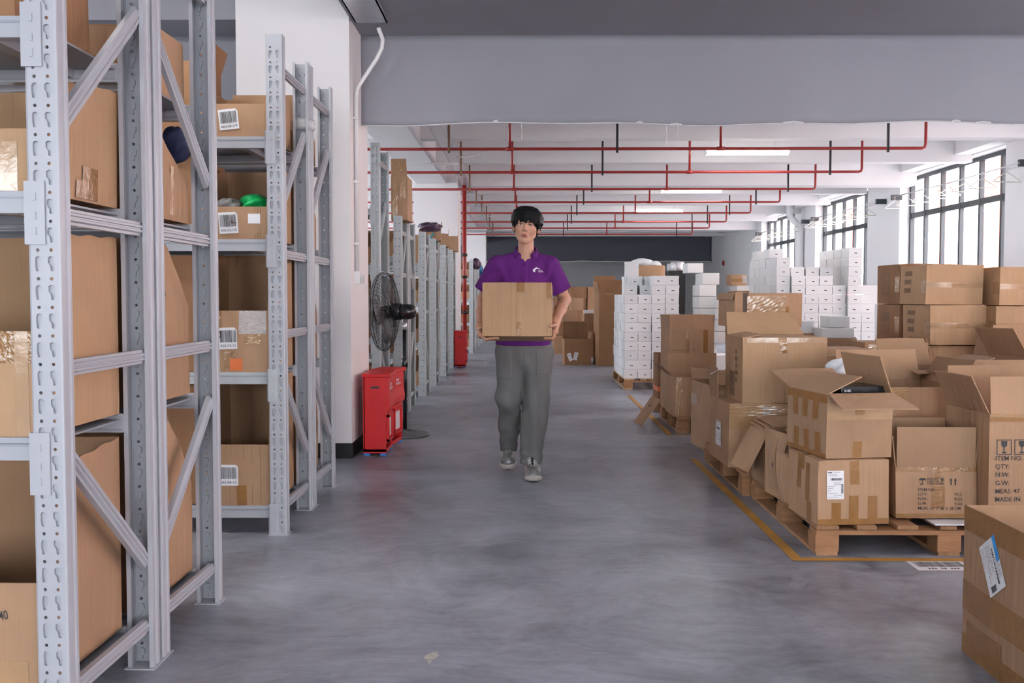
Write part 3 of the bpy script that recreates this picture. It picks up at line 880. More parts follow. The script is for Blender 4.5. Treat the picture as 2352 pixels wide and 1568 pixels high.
def crumple(name, cx, cy, cz, rx, ry, rz, material, parent=None, seed=1, amp=.25, n=18):
    """crumpled bag or bundle"""
    r_ = random.Random(seed); m_ = MB(); ks = [(r_.uniform(2, 6), r_.uniform(2, 6), r_.uniform(0, 6)) for _ in range(6)]
    for j in range(n + 1):
        th = math.pi * j / n
        for i in range(n * 2):
            ph = math.pi * i / n
            f = 1 + amp * sum(math.sin(a * ph + b * th + c) for a, b, c in ks) / 3
            if j in (0, n): f = 1
            # periodic: force whole numbers
            f = 1 + amp * sum(math.sin(round(a) * ph + b * th + c) for a, b, c in ks) / 3 * math.sin(th)
            m_.v.append((cx + rx * f * math.sin(th) * math.cos(ph), cy + ry * f * math.sin(th) * math.sin(ph), cz + rz * f * math.cos(th)))
    w_ = n * 2
    for j in range(n):
        for i in range(w_):
            m_.f.append((j * w_ + i, (j + 1) * w_ + i, (j + 1) * w_ + (i + 1) % w_, j * w_ + (i + 1) % w_))
    return m_.build(name, material, parent, True)


def slab(name, a, b, c, d, t, material, parent=None):
    """flat sheet of thickness t through four corners"""
    m_ = MB(); a, b, c, d = map(Vector, (a, b, c, d)); n = (b - a).cross(d - a).normalized() * t
    m_.v = [tuple(p) for p in (a, b, c, d, a - n, b - n, c - n, d - n)]
    m_.f = [(0, 1, 2, 3), (7, 6, 5, 4), (0, 4, 5, 1), (1, 5, 6, 2), (2, 6, 7, 3), (3, 7, 4, 0)]
    return m_.build(name, material, parent)
# ------------------------------------------------------------------ goods on the racks
XI = -1.312                                   # inner side of the end frames
GB = 'open cartons on the white racks'
# front rack (row 1, facing the camera)
b = Bin('open-fronted carton on the bottom shelf of the front rack', XI - .40, XI, 2.655, .53, .141, .30, [(0, .30), (.05, .48), (.14, .58), (.35, .60), (1, .625)], group=GB)
b.patch('F', .0, .0, .9, .28, 'tape_clear'); b.text('F', '40', .715, .66, .026, 'ink', squash=.7, rot=.2)
b = Bin('open-fronted carton with a wide tape band, on the second shelf of the front rack', XI - .40, XI, 2.655, .54, .841, .285, [(0, .30), (.04, .40), (.12, .50), (.2, .555), (1, .565)], mat_='kraft_light', group=GB)
b.patch('F', 0, .70, 1, 1.0, 'tape'); b.patch('F', .86, 0, .95, 1, 'tape_clear')
b = Bin('large carton with a sloped cut front and patched tape, third shelf of the front rack', XI - .40, XI, 2.655, .55, 1.501, .165, [(0, .20), (.05, .27), (.2, .335), (.35, .33), (.7, .36), (1, .37)], mat_='kraft_light', group=GB)
b.patch('R', .52, .02, .72, .28, 'tape'); b.patch('R', .45, .02, .53, .16, 'tape')
b.patch('F', .74, .0, .90, .8, 'tape_clear')
c = Carton('foil-taped closed carton on the top shelf of the front rack, cut by the picture edge', XI - .42, XI - .06, 2.70, .46, 1.961, 2.26, 0, 'kraft_dark')
c.scrunch('F', .55, .2, .92, .9, 'film')
# back of row 1 (its open fronts look away from the camera)
b = Bin('carton cut as a shelf bin behind the front rack, bottom shelf', XI - .40, XI, 3.345, .53, .141, .28, [(0, .35), (.2, .50), (.45, .62), (1, .63)], flip=True, group=GB)
b.patch('L', .0, .0, .06, .95, 'tape_clear')
b = Bin('carton marked with pencil writing behind the front rack, second shelf', XI - .40, XI, 3.345, .53, .841, .25, [(0, .34), (.15, .42), (.42, .56), (.55, .575), (1, .575)], mat_='kraft', flip=True, group=GB)
b.text('L', '90', .46, .62, .05, 'ink_faded', rot=.9, squash=.6)
b = Bin('carton with a strip of tape low on its side, third shelf behind the front rack', XI - .40, XI, 3.345, .54, 1.501, .15, [(0, .16), (.25, .22), (.55, .31), (1, .40)], mat_='kraft', flip=True, group=GB)
b.patch('L', .26, .03, .34, .42, 'tape'); b.scrunch('L', .62, .05, .68, .5)
crumple('clear_plastic_wrap', XI - .10, 3.62, .745, .08, .10, .06, 'clear_bag', seed=4)
tag(bpy.data.objects['clear_plastic_wrap'], 'crumpled clear plastic wrap in the bottom carton behind the front rack', 'plastic wrap')
o = crumple('folded_cloth', XI - .03, 3.84, 1.80, .05, .06, .07, 'navy_cloth', seed=8, amp=.12)
tag(o, 'navy cloth bundle in the third-shelf carton behind the front rack', 'cloth')
c = Carton('closed carton on the top shelf behind the front rack, seen between the posts', XI - .30, XI - .02, 3.62, .30, 1.961, 2.20, 0, 'kraft', flaps=[('F', -90), ('B', -90)], top='open')
c.text('F', 'TEM', .04, .40, .03, 'ink'); c.patch('F', 0, .42, 1, .46, 'tape_clear')
c = Carton('low carton on the top shelf behind the front rack, under the beam shadow', XI - .62, XI - .34, 3.42, .40, 1.961, 2.16, 0, 'kraft_dark')
c.text('F', 'ITEM', .55, .35, .035, 'ink')

# second row, facing the camera: barcoded bins
R2 = 5.085
b = Bin('open carton with barcode A02-04-12, bottom shelf of the second rack', XI - .36, XI, R2, .52, .141, .315, [(0, .34), (.03, .44), (.06, .64), (1, .655)], group=GB)
b.barcode_label('F', .40, .50, .105, .108, 'A02-04-12', 0, 11); b.patch('F', .52, .0, .66, .33, 'tape')
for u in (.62, .74, .86): b.rects('F', [(u, .02, u + .006, .98)], 'ink_brown')
b = Bin('open carton with barcode A02-03 and clear tape, second shelf of the second rack', XI - .36, XI, R2, .52, .831, .315, [(0, .325), (.04, .40), (.16, .56), (.22, .61), (1, .615)], group=GB, mat_='kraft')
b.scrunch('F', .58, .62, .97, 1.0, 'film'); b.scrunch('F', .66, .46, .90, .62, 'tape_clear'); b.barcode_label('F', .42, .55, .095, .11, 'A02-03-12', .03, 12)
b.patch('F', .36, .03, .52, .34, 'tape'); b.patch('F', .44, .03, .62, .22, 'tape_orange', 'tape', .0018, label='orange tape patch'); b.scrunch('F', 0, .56, .32, 1.0, 'tape')
b = Bin('open carton with barcode A02-02-120 holding a green bag, third shelf of the second rack', XI - .36, XI, R2, .52, 1.511, .165, [(0, .17), (.06, .25), (.3, .36), (1, .40)], group=GB)
b.barcode_label('F', .45, .50, .098, .108, 'A02-02-120', .05, 13); b.patch('F', .73, .48, .90, .78, 'paper', 'small_label')
for u in (.82, .86, .90): b.rects('F', [(u, .02, u + .008, .98)], 'ink_brown')
b.patch('R', .50, .04, .60, .6, 'tape'); b.scrunch('R', .32, .04, .46, .62)
o = crumple('green_bag', XI - .10, R2 + .17, 1.70, .075, .12, .055, 'green_bag', seed=3, amp=.16); tag(o, 'bright green plastic bag bulging out of an open carton', 'bag')
o = crumple('clear_bag', XI - .235, R2 + .12, 1.69, .06, .07, .04, 'clear_bag', seed=6, amp=.2); tag(o, 'crumpled clear bag beside the green bag in the open carton', 'bag')
b = Bin('open carton with barcode A03-08-119, top shelf of the second rack', XI - .36, XI, R2, .52, 2.031, .165, [(0, .165), (.05, .20), (.25, .27), (1, .285)], group=GB)
b.barcode_label('F', .47, .52, .10, .103, 'A03-08-119', .10, 14); b.patch('R', .42, .02, .56, .36, 'tape')
c = Carton('taller carton beside the A03-08-119 carton on the top shelf', XI - .80, XI - .385, R2 + .12, .40, 2.031, 2.44, 0, 'kraft_dark', top='open', flaps=[('R', 20, .13), ('L', 90, .1)])
c.patch('R', .3, .55, .5, .80, 'paper', 'small_label')
for z, h, nm in ((.831, .60, 'second'), (1.511, .42, 'third'), (.141, .62, 'bottom')):
    Carton('plain brown carton filling the %s shelf left of the barcoded carton' % nm, XI - .80, XI - .375, R2 + .03, .50, z, z + h, 0, 'kraft_dark', top='open')
# back of the second row
R2b = 5.745
for z, h, pr, nm in ((.141, .30, [(0, .36), (.3, .60), (1, .64)], 'bottom'), (.831, .28, [(0, .3), (.3, .52), (1, .60)], 'second'), (1.511, .2, [(0, .2), (.4, .36), (1, .42)], 'third'), (2.031, .15, [(0, .15), (.6, .30), (1, .34)], 'top')):
    b = Bin('carton bin on the %s shelf of the rack next to the white column' % nm, XI - .36, XI, R2b, .52, z, h, pr, flip=True, group=GB)
    b.scrunch('L', .22, .1, .30, .5)
# film tied round a post
m_ = MB(); m_.lathe([(.060, -.03), (.066, -.012), (.063, 0.0), (.069, .014), (.058, .03)], (-1.255, 5.69, 2.19), 14)
tag(m_.build('stretch_film_band', 'film', None, True), 'band of clear film tied around the rack posts', 'film')

# racks further down the aisle
LN = ['bottom', 'second', 'third', 'top']
def fill(Xr, Yf, depth, lv, top, where, seed, hmax=.40, mats=('kraft', 'kraft_dark', 'kraft_light')):
    r_ = random.Random(seed)
    for i, z in enumerate(lv):
        nxt = lv[i + 1] - .10 if i + 1 < len(lv) else z + .36
        h = min(nxt - z, hmax) * r_.uniform(.75, .97); w_ = r_.uniform(.30, .38)
        x1 = Xr - UPW - .012
        if r_.random() < .6:
            Bin('open carton on the %s shelf of %s' % (LN[i], where), x1 - w_, x1, Yf + .055, depth - .12, z + .001, h * .5, [(0, h * .5), (.3, h * .8), (1, h)], mat_=r_.choice(mats), group='cartons on the far racks', seed=seed + i)
        else:
            c = Carton('closed carton on the %s shelf of %s' % (LN[i], where), x1 - w_, x1, Yf + .06, depth - .12, z + .001, z + h, 0, r_.choice(mats), group='cartons on the far racks', seed=seed + i)
            c.seal()
fill(-1.335, 9.20, .65, LV2[:3], 2.63, 'the tall rack behind the fan', 1, .55)
fill(-1.222, 9.93, .57, LV3, 2.02, 'the low rack beyond the fan', 2)
fill(-1.222, 10.60, .56, LV3, 2.02, 'the back-to-back low rack beyond the fan', 3)
for k, (yf, nth) in enumerate(((12.1, 'first'), (13.5, 'second'), (15.2, 'third'), (16.8, 'fourth'))):
    fill(-1.205, yf, .60, LV3, 2.0, 'the %s grey rack before the second column' % nth, 10 + k)
for k, (yf, nth) in enumerate(((21.3, 'nearest'), (22.7, 'second'), (24.2, 'third'), (25.8, 'last'))):
    fill(-1.10, yf, .60, LV3, 2.0, 'the %s distant rack beyond the standpipe' % nth, 30 + k)
# taped carton standing on the tall rack top shelf, tilted flap
x0, z0 = at(897, 500, 9.95); x1, z1 = at(935, 455, 9.95)
c = Carton('upright carton with strips of clear tape on top of the low rack beyond the fan', x0, x1, 10.0, .42, 1.98, 2.42, 0, 'kraft', top='open', flaps=[('F', 14, .17)])
c.scrunch('F', .1, .1, .4, .95); c.scrunch('F', .55, .5, .9, .9); c.scrunch('Fflap', .3, .3, .8, .8)
for (px, py, Y, rx, rz, mt, lb) in ((985, 520, 12.3, .15, .06, 'purple_pack', 'dark purple foil pack lying on top of the first grey rack'), (994, 541, 13.7, .08, .10, 'teal_pack', 'teal plastic pack on top of the second grey rack'),
                                    (1017, 548, 15.4, .06, .09, 'blue_pack', 'blue plastic pack on top of the third grey rack'), (1092, 605, 21.6, .1, .12, 'purple_pack', 'purple box-like pack on top of a distant rack'), (1104, 622, 24.4, .06, .14, 'blue_pack', 'blue pack on top of a distant rack')):
    X, Z = at(px, py, Y)
    o = crumple('plastic_pack', X, Y + .15, Z, rx, .16, rz, mt, seed=int(px)); tag(o, lb, 'pack')
for (px, py, Y, w_, h_, lb) in ((987, 548, 13.65, .30, .18, 'small open carton on top of the second grey rack'), (1010, 557, 15.35, .28, .2, 'small carton on top of the third grey rack'), (1030, 560, 16.95, .34, .26, 'carton with a raised flap on top of the fourth grey rack')):
    X, Z = at(px, py, Y)
    Carton(lb, X - w_ / 2, X + w_ / 2, Y, .32, 1.98, 1.98 + h_, .1, 'kraft', top='open', flaps=[('R', 10, .08)])
# ------------------------------------------------------------------ pallets
def pallet(label, x0, x1, y0, y1, boards=6, h=.14, wood='wood', group='wooden pallets', seed=1):
    r_ = random.Random(seed); W_, D_ = x1 - x0, y1 - y0
    r = tag(empty('wooden_pallet', (x0, y0, 0)), label, 'pallet', group)
    for i in range(3):
        cx = [.05, W_ / 2, W_ - .05][i]
        MB().box(cx - .05, cx + .05, 0, D_, 0, .018).build('bottom_board', wood, r)
        for j in range(3):
            cy = [.06, D_ / 2, D_ - .06][j]
            MB().box(cx - .055, cx + .055, cy - .06, cy + .06, .018, h - .044).build('block', 'wood_x', r)
    for j in range(3):
        cy = [.06, D_ / 2, D_ - .06][j]
        MB().box(0, W_, cy - .055, cy + .055, h - .044, h - .022).build('stringer', 'wood_x', r)
    for i in range(boards):
        bw = r_.uniform(.10, .135) if i % 2 == 0 else r_.uniform(.07, .11)
        cx = bw / 2 + (W_ - bw) * i / (boards - 1)
        m_ = MB().box(cx - bw / 2, cx + bw / 2, r_.uniform(0, .01), D_ - r_.uniform(0, .01), h - .022, h)
        o = m_.build('top_board', wood, r)
        bv = o.modifiers.new('worn_edges', 'BEVEL'); bv.width = .004; bv.segments = 1
    return r
pallet('front wooden pallet inside the yellow line, carrying the open tape-striped carton', 1.375, 2.62, 4.66, 6.0, 7, seed=3)
pallet('wooden pallet just behind the front one, under the big carton with the raised flap', 1.335, 2.60, 6.06, 7.35, 7, seed=4)
pallet('wooden pallet by the leaning carton flap, under the open carton', 1.37, 2.45, 8.85, 10.0, 6, seed=5)
pallet('pale wooden pallet under the white shoebox stack by the aisle', 1.31, 2.40, 13.0, 14.7, 6, wood='wood_pale', seed=6)
pallet('pale wooden pallet under the white shoeboxes by the windows', 3.30, 4.70, 13.05, 14.7, 6, wood='wood_pale', seed=7)
pallet('wooden pallet under the tall stacks of large taped cartons', 3.2, 4.75, 7.9, 9.6, 7, seed=8)
DK = .1405

# ------------------------------------------------------------------ cartons on the front pallet
c = Carton('closed carton with an address label and tape strips, front corner of front pallet', 1.385, 1.732, 4.675, .38, DK, .447, .10, 'kraft', bulge=.004)
c.ship_label('F', .24, .62, .082, .135); c.patch('F', .45, .62, .58, 1.0); c.patch('F', .19, .02, .32, .34); c.patch('F', .43, .02, .565, .45); c.patch('F', .70, .02, .835, .44); c.patch('F', 0, 0, 1, .09)
c.patch('L', .35, .45, .47, 1.0); c.patch('L', .62, .3, .74, .9); c.patch('L', .66, 0, .80, .3); c.seal()
A2 = Carton('open carton with rows of dark tape strips, a black box lying in its opening', 1.425, 1.757, 4.70, .44, .452, .757, .16, 'kraft', top='open', bulge=.004,
            flaps=[('F', 106, .20, -.08), ('L', -66, .20), ('R', -17, .185, .03), ('B', 72, .22, -.05)])
for u in (.16, .42, .68): A2.patch('L', u, .58, u + .13, .97)
for u in (.20, .46, .74): A2.patch('L', u, .02, u + .13, .38)
A2.patch('L', 0, .86, 1, .99); A2.patch('F', .42, .68, .56, .95); A2.patch('F', .40, .0, .54, .26); A2.patch('F', 0, .60, 1, .86, 'tape_clear', off=.0008)
A2.patch('L', 0, 0, 1, .07)
bx = MB(); bx.box(-.12, .12, -.10, .10, 0, .042)
o = bx.build('black_box', 'plastic_black', None, False, (1.625, 4.90, .745), (0, 0, .14)); tag(o, 'flat black product box lying in the open tape-striped carton', 'box')
bv = o.modifiers.new('edge', 'BEVEL'); bv.width = .003; bv.segments = 2
vs_, fs, tw = text2d('SHIB'); m_ = MB(); m_.v = [(-.105 + a * .012, -.1008, .015 + b * .012) for a, b in vs_]; m_.f = list(fs); m_.build('lettering', 'paper', o)
fl = MB(); fl.box(-.13, .13, -.16, .16, 0, .263); tag(fl.build('inner_carton', 'kraft_dark', None, False, (1.60, 4.94, .475), (0, 0, .16)), 'brown inner carton packed under the black box', 'box')
o = crumple('plastic_bag', 1.80, 5.62, .80, .085, .07, .07, 'white_bag', seed=12); tag(o, 'white plastic bag poking up behind the open tape-striped carton', 'bag')

A3 = Carton('carton printed with umbrella and arrow marks, flaps upright, on the front pallet', 1.79, 2.175, 4.78, .36, DK + .012, .398, -.02, 'kraft', top='open', bulge=.004,
            flaps=[('F', 0, .195, 0), ('B', -3, .20, 0), ('L', 6, .15, 0), ('R', 4, .15, 0)])
A3.patch('F', 0, .92, 1, 1.0); A3.patch('F', .44, .2, .60, .99); A3.patch('F', 0, 0, 1, .09)
A3.umbrella('F', .33, .66, .036); A3.glass('F', .57, .66, .036, frame=False); A3.arrows('F', .68, .66, .034)
for k, s_ in enumerate(('FRAGILE', 'HANDLE', 'WITH CARE')): A3.text('F', s_, .385, .76 - k * .048, .010)
for k, (s_, e_) in enumerate((('ITEM NO.', ''), ('QTY:', 'PCS'), ('N.W.:', 'KGS'), ('G.W.:', 'KGS'), ('MEAS: 51 X 36 X 25', 'CM'))):
    A3.text('F', s_, .27, .54 - k * .092, .0145)
    if e_: A3.text('F', e_, .72, .54 - k * .092, .0145)
A4 = Carton('tall open carton with fragile sign and ITEM NO. print at the picture edge', 2.185, 2.62, 4.68, .42, DK, .668, .06, 'kraft', top='open', bulge=.004,
            flaps=[('F', -4, .175, 0), ('L', 24, .19, .05), ('B', 10, .2), ('R', 70, .18)])
A4.patch('F', 0, .93, 1, 1.0); A4.scrunch('F', 0, .97, 1, 1.0)
A4.glass('F', .165, .635, .072); A4.glass('F', .36, .635, .072)
for k, s_ in enumerate(('ITEM NO.', 'QTY:', 'N.W:', 'G.W:', 'MEAS: 47', 'MADE IN')): A4.text('F', s_, .07, .585 - k * .074, .022, 'ink')
o = slab('plastic_sheet', (1.93, 4.66, .150), (2.30, 4.67, .148), (2.30, 4.78, .148), (1.93, 4.78, .148), .006, 'white_bag'); tag(o, 'white plastic sheet tucked under the printed carton', 'plastic sheet')
# behind them on the same pallet
c = Carton('narrow battered carton with crushed sides behind the address-label carton', 1.375, 1.60, 5.14, .36, DK, .50, .12, 'kraft', top='open', bulge=.02, flaps=[('L', 170, .10), ('F', -85, .1)])
c.patch('L', .2, .1, .6, .95, 'tape_clear'); c.patch('L', .42, .45, .5, .52, 'ink_faded', 'stain'); c.scrunch('F', .0, .5, .12, 1)
c = Carton('half-collapsed carton with a drooping side flap and folded sheets on top', 1.385, 1.72, 5.60, .32, DK, .455, .10, 'kraft', top='open', bulge=.018, flaps=[('L', 152, .26, .06), ('F', -80, .12), ('R', 40, .1)])
c.scrunch('F', .0, .3, .25, .95); c.patch('F', .3, .05, .45, .9, 'tape_clear')
for k in range(3):
    o = slab('cardboard_sheet', (1.36 + .02 * k, 5.55 + .01 * k, .462 + .016 * k), (1.60, 5.58, .462 + .016 * k), (1.62, 5.92, .476 + .016 * k), (1.34 + .02 * k, 5.90, .476 + .016 * k), .006, 'kraft_light')
    tag(o, '%s folded cardboard sheet of the three lying on the half-collapsed carton' % ('lowest', 'middle', 'topmost')[k], 'cardboard', 'folded cardboard sheets')
c = Carton('dark carton standing between the open and the printed cartons', 1.84, 2.36, 5.30, .46, DK, .735, .10, 'kraft', top='open', bulge=.012, flaps=[('B', 14, .18), ('L', 80, .15), ('R', 30, .16)])
c.scrunch('F', .02, .85, .4, 1.0)
c = Carton('open carton with a wide tan flap, behind the dark carton', 2.24, 2.58, 5.82, .40, DK, .785, .06, 'kraft', top='open', bulge=.008, flaps=[('B', 35, .2), ('F', 100, .09), ('L', 62, .20), ('R', 70, .2)])
c = Carton('wide open carton with upright flaps behind the ITEM NO. carton', 2.40, 2.98, 5.42, .40, 0.0, .63, -.02, 'kraft', top='open', bulge=.006, flaps=[('F', 2, .19, 0), ('B', 8, .22, 0), ('L', 28, .18), ('R', 60, .18)])
# right hand filler stacks out to the wall side
c = Carton('carton with a scuffed flap further back at the picture edge', 3.02, 3.5, 6.0, .45, 0, .85, .1, 'kraft', top='open', flaps=[('F', -5, .2), ('L', 30, .2)])
# nearest box
N = Carton('nearest carton at the lower corner, with wide tape bands and a tilted address label', 1.508, 2.10, 2.66, .74, 0.0, .505, 0, 'kraft', top='open', bulge=.010, seed=5)
N.patch('L', 0, .84, 1, .998, 'tape', off=.001); N.patch('L', 0, .30, 1, .50); N.patch('L', 0, .0, .75, .14); N.patch('L', .05, .0, .40, .24, off=.002)
N.ship_label('L', .30, .70, .17, .115, -.95, 7, blue=True); N.patch('F', 0, .30, 1, .50)

# barcode sticker on the floor
fl = Carton.__new__(Carton); fl.b = 0; fl.sh = [0] * 4; fl.ph = [0] * 4; fl.H = 1; fl.W = fl.D = 1
fl.fr = {'F': ((1.755, 4.405, .0012), (.255, 0, 0), (0, .165, 0), (0, 0, 1))}
fl.o = tag(MB().poly([(1.755, 4.405, .0012), (2.01, 4.405, .0012), (2.01, 4.57, .0012), (1.755, 4.57, .0012)]).build('floor_barcode', 'paper'), 'white barcode sticker on the floor in front of the pallet', 'sticker')
r_ = random.Random(4); m_ = MB(); x_ = .08
while x_ < .92:
    bw = r_.choice([1, 2, 3]) * .006; m_.poly([fl.S('F', x_, .34, .001), fl.S('F', x_ + bw, .34, .001), fl.S('F', x_ + bw, .86, .001), fl.S('F', x_, .86, .001)]); x_ += bw + r_.choice([1, 2]) * .009
m_.build('barcode', 'ink', fl.o); fl.rects('F', [(.22 + k * .056, .12, .22 + k * .056 + .036, .24) for k in range(10) if k not in (3, 6)], 'ink_faded', off=.001)
mat('old_paint', (.46, .44, .39), .7, var=.2, scale=40)
o = MB().poly([(-.315 + .026 * a, 3.31 + .062 * b, .001) for a, b in ((-1, -.1), (-.55, -.35), (-.1, -.95), (.25, -.6), (.1, -.3), (.55, -.2), (.95, .35), (.6, .6), (.75, 1), (.2, .8), (-.3, .55), (-.8, .4))]).build('paint_spot', 'old_paint'); tag(o, 'small pale paint spot on the grey floor', 'paint spot')

# ------------------------------------------------------------------ second pallet
c = Carton('taped lower carton with a white label on its aisle side, on the second pallet', 1.285, 1.83, 6.26, .60, DK, .545, .02, 'kraft', bulge=.010)
c.scrunch('F', .0, .80, 1, .98); c.scrunch('F', .38, .55, .48, .95, 'film'); c.patch('F', 0, .60, 1, .80, 'tape_clear'); c.ship_label('L', .55, .45, .16, .16, 0, 9)
c.flap('L', 3, .20, 0, wide=.40)
o = slab('paper_strip', (1.23, 6.62, .70), (1.31, 6.55, .76), (1.33, 6.58, .765), (1.25, 6.66, .705), .002, 'paper'); tag(o, 'curled white paper strip on the upright flap above the taped carton', 'paper')
B2 = Carton('big carton with a tan flap raised at the back, smudged on its dark aisle side', 1.372, 1.905, 6.27, .46, .548, .960, .03, 'kraft_light', top='open', bulge=.006, flaps=[('F', -88, .20), ('B', 48, .22, .06), ('L', -80, .12)])
B2.patch('F', .0, .92, 1, .999, 'tape_clear'); B2.scrunch('F', .0, .86, .05, 1); B2.patch('F', .44, .76, .52, .98); B2.scrunch('F', .42, .93, .52, 1.0)
B2.patch('L', .30, .06, .58, .45, 'ink_brown', 'smudge', .001)
B2.rects('L', [(u_, .74 - k * .11, u_ + .07, .80 - k * .11) for k in range(5) for u_ in ((.62, .70) if k % 2 else (.64,))], 'ink_brown')
for k, (u0, u1) in enumerate(((.50, .506),)): B2.rects('F', [(u0, .0, u1, .98)], 'ink_brown')
c = Carton('carton with handwritten number 1156 and clear tape on the second pallet', 1.93, 2.36, 6.75, .42, .44, .86, 0, 'kraft', bulge=.006)
c.text('F', '1156', .36, .62, .075, 'ink_brown', squash=.8); c.scrunch('F', 0, .90, 1, 1.0); c.scrunch('F', .92, .3, 1, .9); c.patch('F', 0, .42, 1, .56, 'tape')
c = Carton('brown base carton below the carton marked 1156', 1.93, 2.38, 6.74, .44, DK, .438, 0, 'kraft_dark')
c = Carton('carton wrapped in shiny clear tape next to the carton marked 1156', 2.42, 2.86, 7.10, .42, .62, .89, -.04, 'kraft', bulge=.006)
c.scrunch('F', .05, .45, .98, .95, 'tape_clear'); c.scrunch('F', .0, .0, 1, .12)
c = Carton('plain carton under the shiny taped carton', 2.41, 2.88, 7.08, .48, 0.0, .618, 0, 'kraft')
c = Carton('battered carton on the floor with a line of print down its aisle side', 1.435, 1.90, 7.66, .62, 0.0, .53, .08, 'kraft', top='open', bulge=.024, flaps=[('B', 60, .15), ('F', -60, .12)])
c.rects('L', [(.55, .02, .575, .97)], 'ink_faded'); c.scrunch('F', .05, .6, .3, .95); c.patch('L', 0, .65, .5, .80, 'tape_clear')
o = slab('cardboard_sheet', (1.50, 7.60, .56), (1.80, 7.66, .58), (1.84, 8.10, .60), (1.52, 8.05, .57), .02, 'kraft_light'); tag(o, 'pale cardboard sheet lying over the battered carton on the floor', 'cardboard')
c = Carton('flat carton bound with glossy tape, on the boxes behind the big carton', 1.66, 2.20, 7.90, .50, .975, 1.245, .06, 'kraft', top='open', bulge=.008, flaps=[('L', 160, .06), ('F', -90, .25), ('B', -90, .25)])
c.scrunch('F', .18, .25, .75, .92); c.patch('F', .12, 0, .20, 1, 'ink_faded', 'dark_strap'); c.patch('F', .2, .3, .8, .6, 'tape')
c = Carton('carton with glossy tape under the flat tape-bound carton', 1.72, 2.16, 7.93, .46, .60, .972, .06, 'kraft_dark'); c.scrunch('F', 0, .7, .4, 1)
c = Carton('base carton of the tape-bound stack behind the big carton', 1.98, 2.42, 7.90, .5, 0, .597, 0, 'kraft_dark')

# ------------------------------------------------------------------ third pallet by the leaning flap
c = Carton('open carton with a white note on its rear flap, on the third pallet', 1.345, 1.83, 8.92, .46, DK, .495, .03, 'kraft', top='open', bulge=.012, flaps=[('B', 2, .19, 0), ('L', 48, .18), ('R', 66, .2)])
c.scrunch('F', .02, .0, .14, 1.0); c.patch('B', .72, .93, .92, 1.0, 'paper', 'note')
c = Carton('tall carton with two lines of print and a vertical tape, behind the open carton', 1.372, 1.80, 9.46, .45, DK, .90, .04, 'kraft', top='open', bulge=.006, flaps=[('F', 0, .145, 0), ('L', 3, .14, 0), ('R', 3, .14, 0), ('B', 4, .14, 0)])
c.scrunch('F', .36, .60, .44, .99, 'tape'); c.patch('F', .76, .5, .86, 1); c.rects('F', [(.15 + k * .058, .685, .15 + k * .058 + .046, .71) for k in range(8)] + [(.20 + k * .066, .64, .20 + k * .066 + .05, .665) for k in range(6)], 'ink_faded')
c.rects('F', [(.10, .745, .66, .751)], 'ink_faded')
c = Carton('dark narrow carton with an orange tape ring beside the tall carton', 1.40, 1.75, 10.45, .4, 0, .61, 0, 'kraft_dark', top='open'); c.patch('F', 0, .36, 1, .44, 'tape_orange', label='orange tape ring'); c.patch('L', 0, .36, 1, .44, 'tape_orange')
m_ = MB()
A_, B_, C_, D_ = Vector((1.055, 9.62, .0)), Vector((1.10, 9.38, .0)), Vector((1.285, 9.40, .245)), Vector((1.235, 9.66, .255))
lf = tag(slab('carton_flap', A_, B_, C_, D_, .010, 'kraft'), 'loose carton flap with a hand hole leaning against the pallet boxes', 'cardboard')
m_ = MB(); n_ = (B_ - A_).cross(D_ - A_).normalized(); cen = (A_ + B_ + C_ + D_) / 4 + (D_ - A_) * .18
e1, e2 = (B_ - A_).normalized(), (D_ - A_).normalized()
m_.poly([cen + n_ * .001 + e1 * (.055 * math.cos(q)) + e2 * (.018 * math.sin(q)) for q in [2 * math.pi * k / 14 for k in range(14)]]); m_.build('hand_hole', 'ink_brown', lf)

# ------------------------------------------------------------------ tall stacks of large cartons by the windows
def big(label, px0, px1, py0, py1, Y, d, yaw=0.03, marks=True, z=None, mt='kraft_light'):
    xa, za = at(px0, py0, Y); xb, zb = at(px1, py1, Y)
    c = Carton(label, xa, xb, Y, d, z if z is not None else zb, za, yaw, mt, bulge=.010)
    c.patch('F', 0, .42, 1, .56, 'tape_clear'); c.scrunch('F', .45, .44, .95, .53); c.rects('F', [(.02, .485, .98, .50)], 'ink_brown')
    c.patch('T', 0, .44, 1, .56, 'tape_clear')
    if marks:
        for k in range(3): c.rects('L', [(.22, .74 - k * .22, .48, .86 - k * .22)], 'ink_brown')
        c.scrunch('L', .84, .3, 1, .62)
    return c
big('top carton of the tall stack before the nearest window, pale tape across', 2127, 2258, 608, 699, 8.2, .52)
big('second carton of the tall stack before the nearest window', 2138, 2267, 701, 792, 8.16, .54)
c = big('third carton of the tall stack before the nearest window, partly hidden', 2128, 2262, 794, 890, 8.2, .5, marks=False)
big('bottom carton of the tall stack before the nearest window', 2128, 2262, 892, 957, 8.2, .5, marks=False, z=DK)
big('top carton of the stack at the picture edge under the nearest window', 2297, 2440, 613, 701, 8.05, .55)
big('second carton of the stack at the picture edge under the nearest window', 2288, 2430, 703, 790, 8.03, .55)
big('third carton of the stack at the picture edge under the nearest window', 2292, 2430, 792, 880, 8.05, .5, marks=False)
big('bottom carton of the stack at the picture edge under the nearest window', 2292, 2430, 882, 960, 8.05, .5, marks=False, z=DK)
X0, Z0 = at(2070, 606, 8.78); X1, Z1 = at(2180, 700, 8.78)
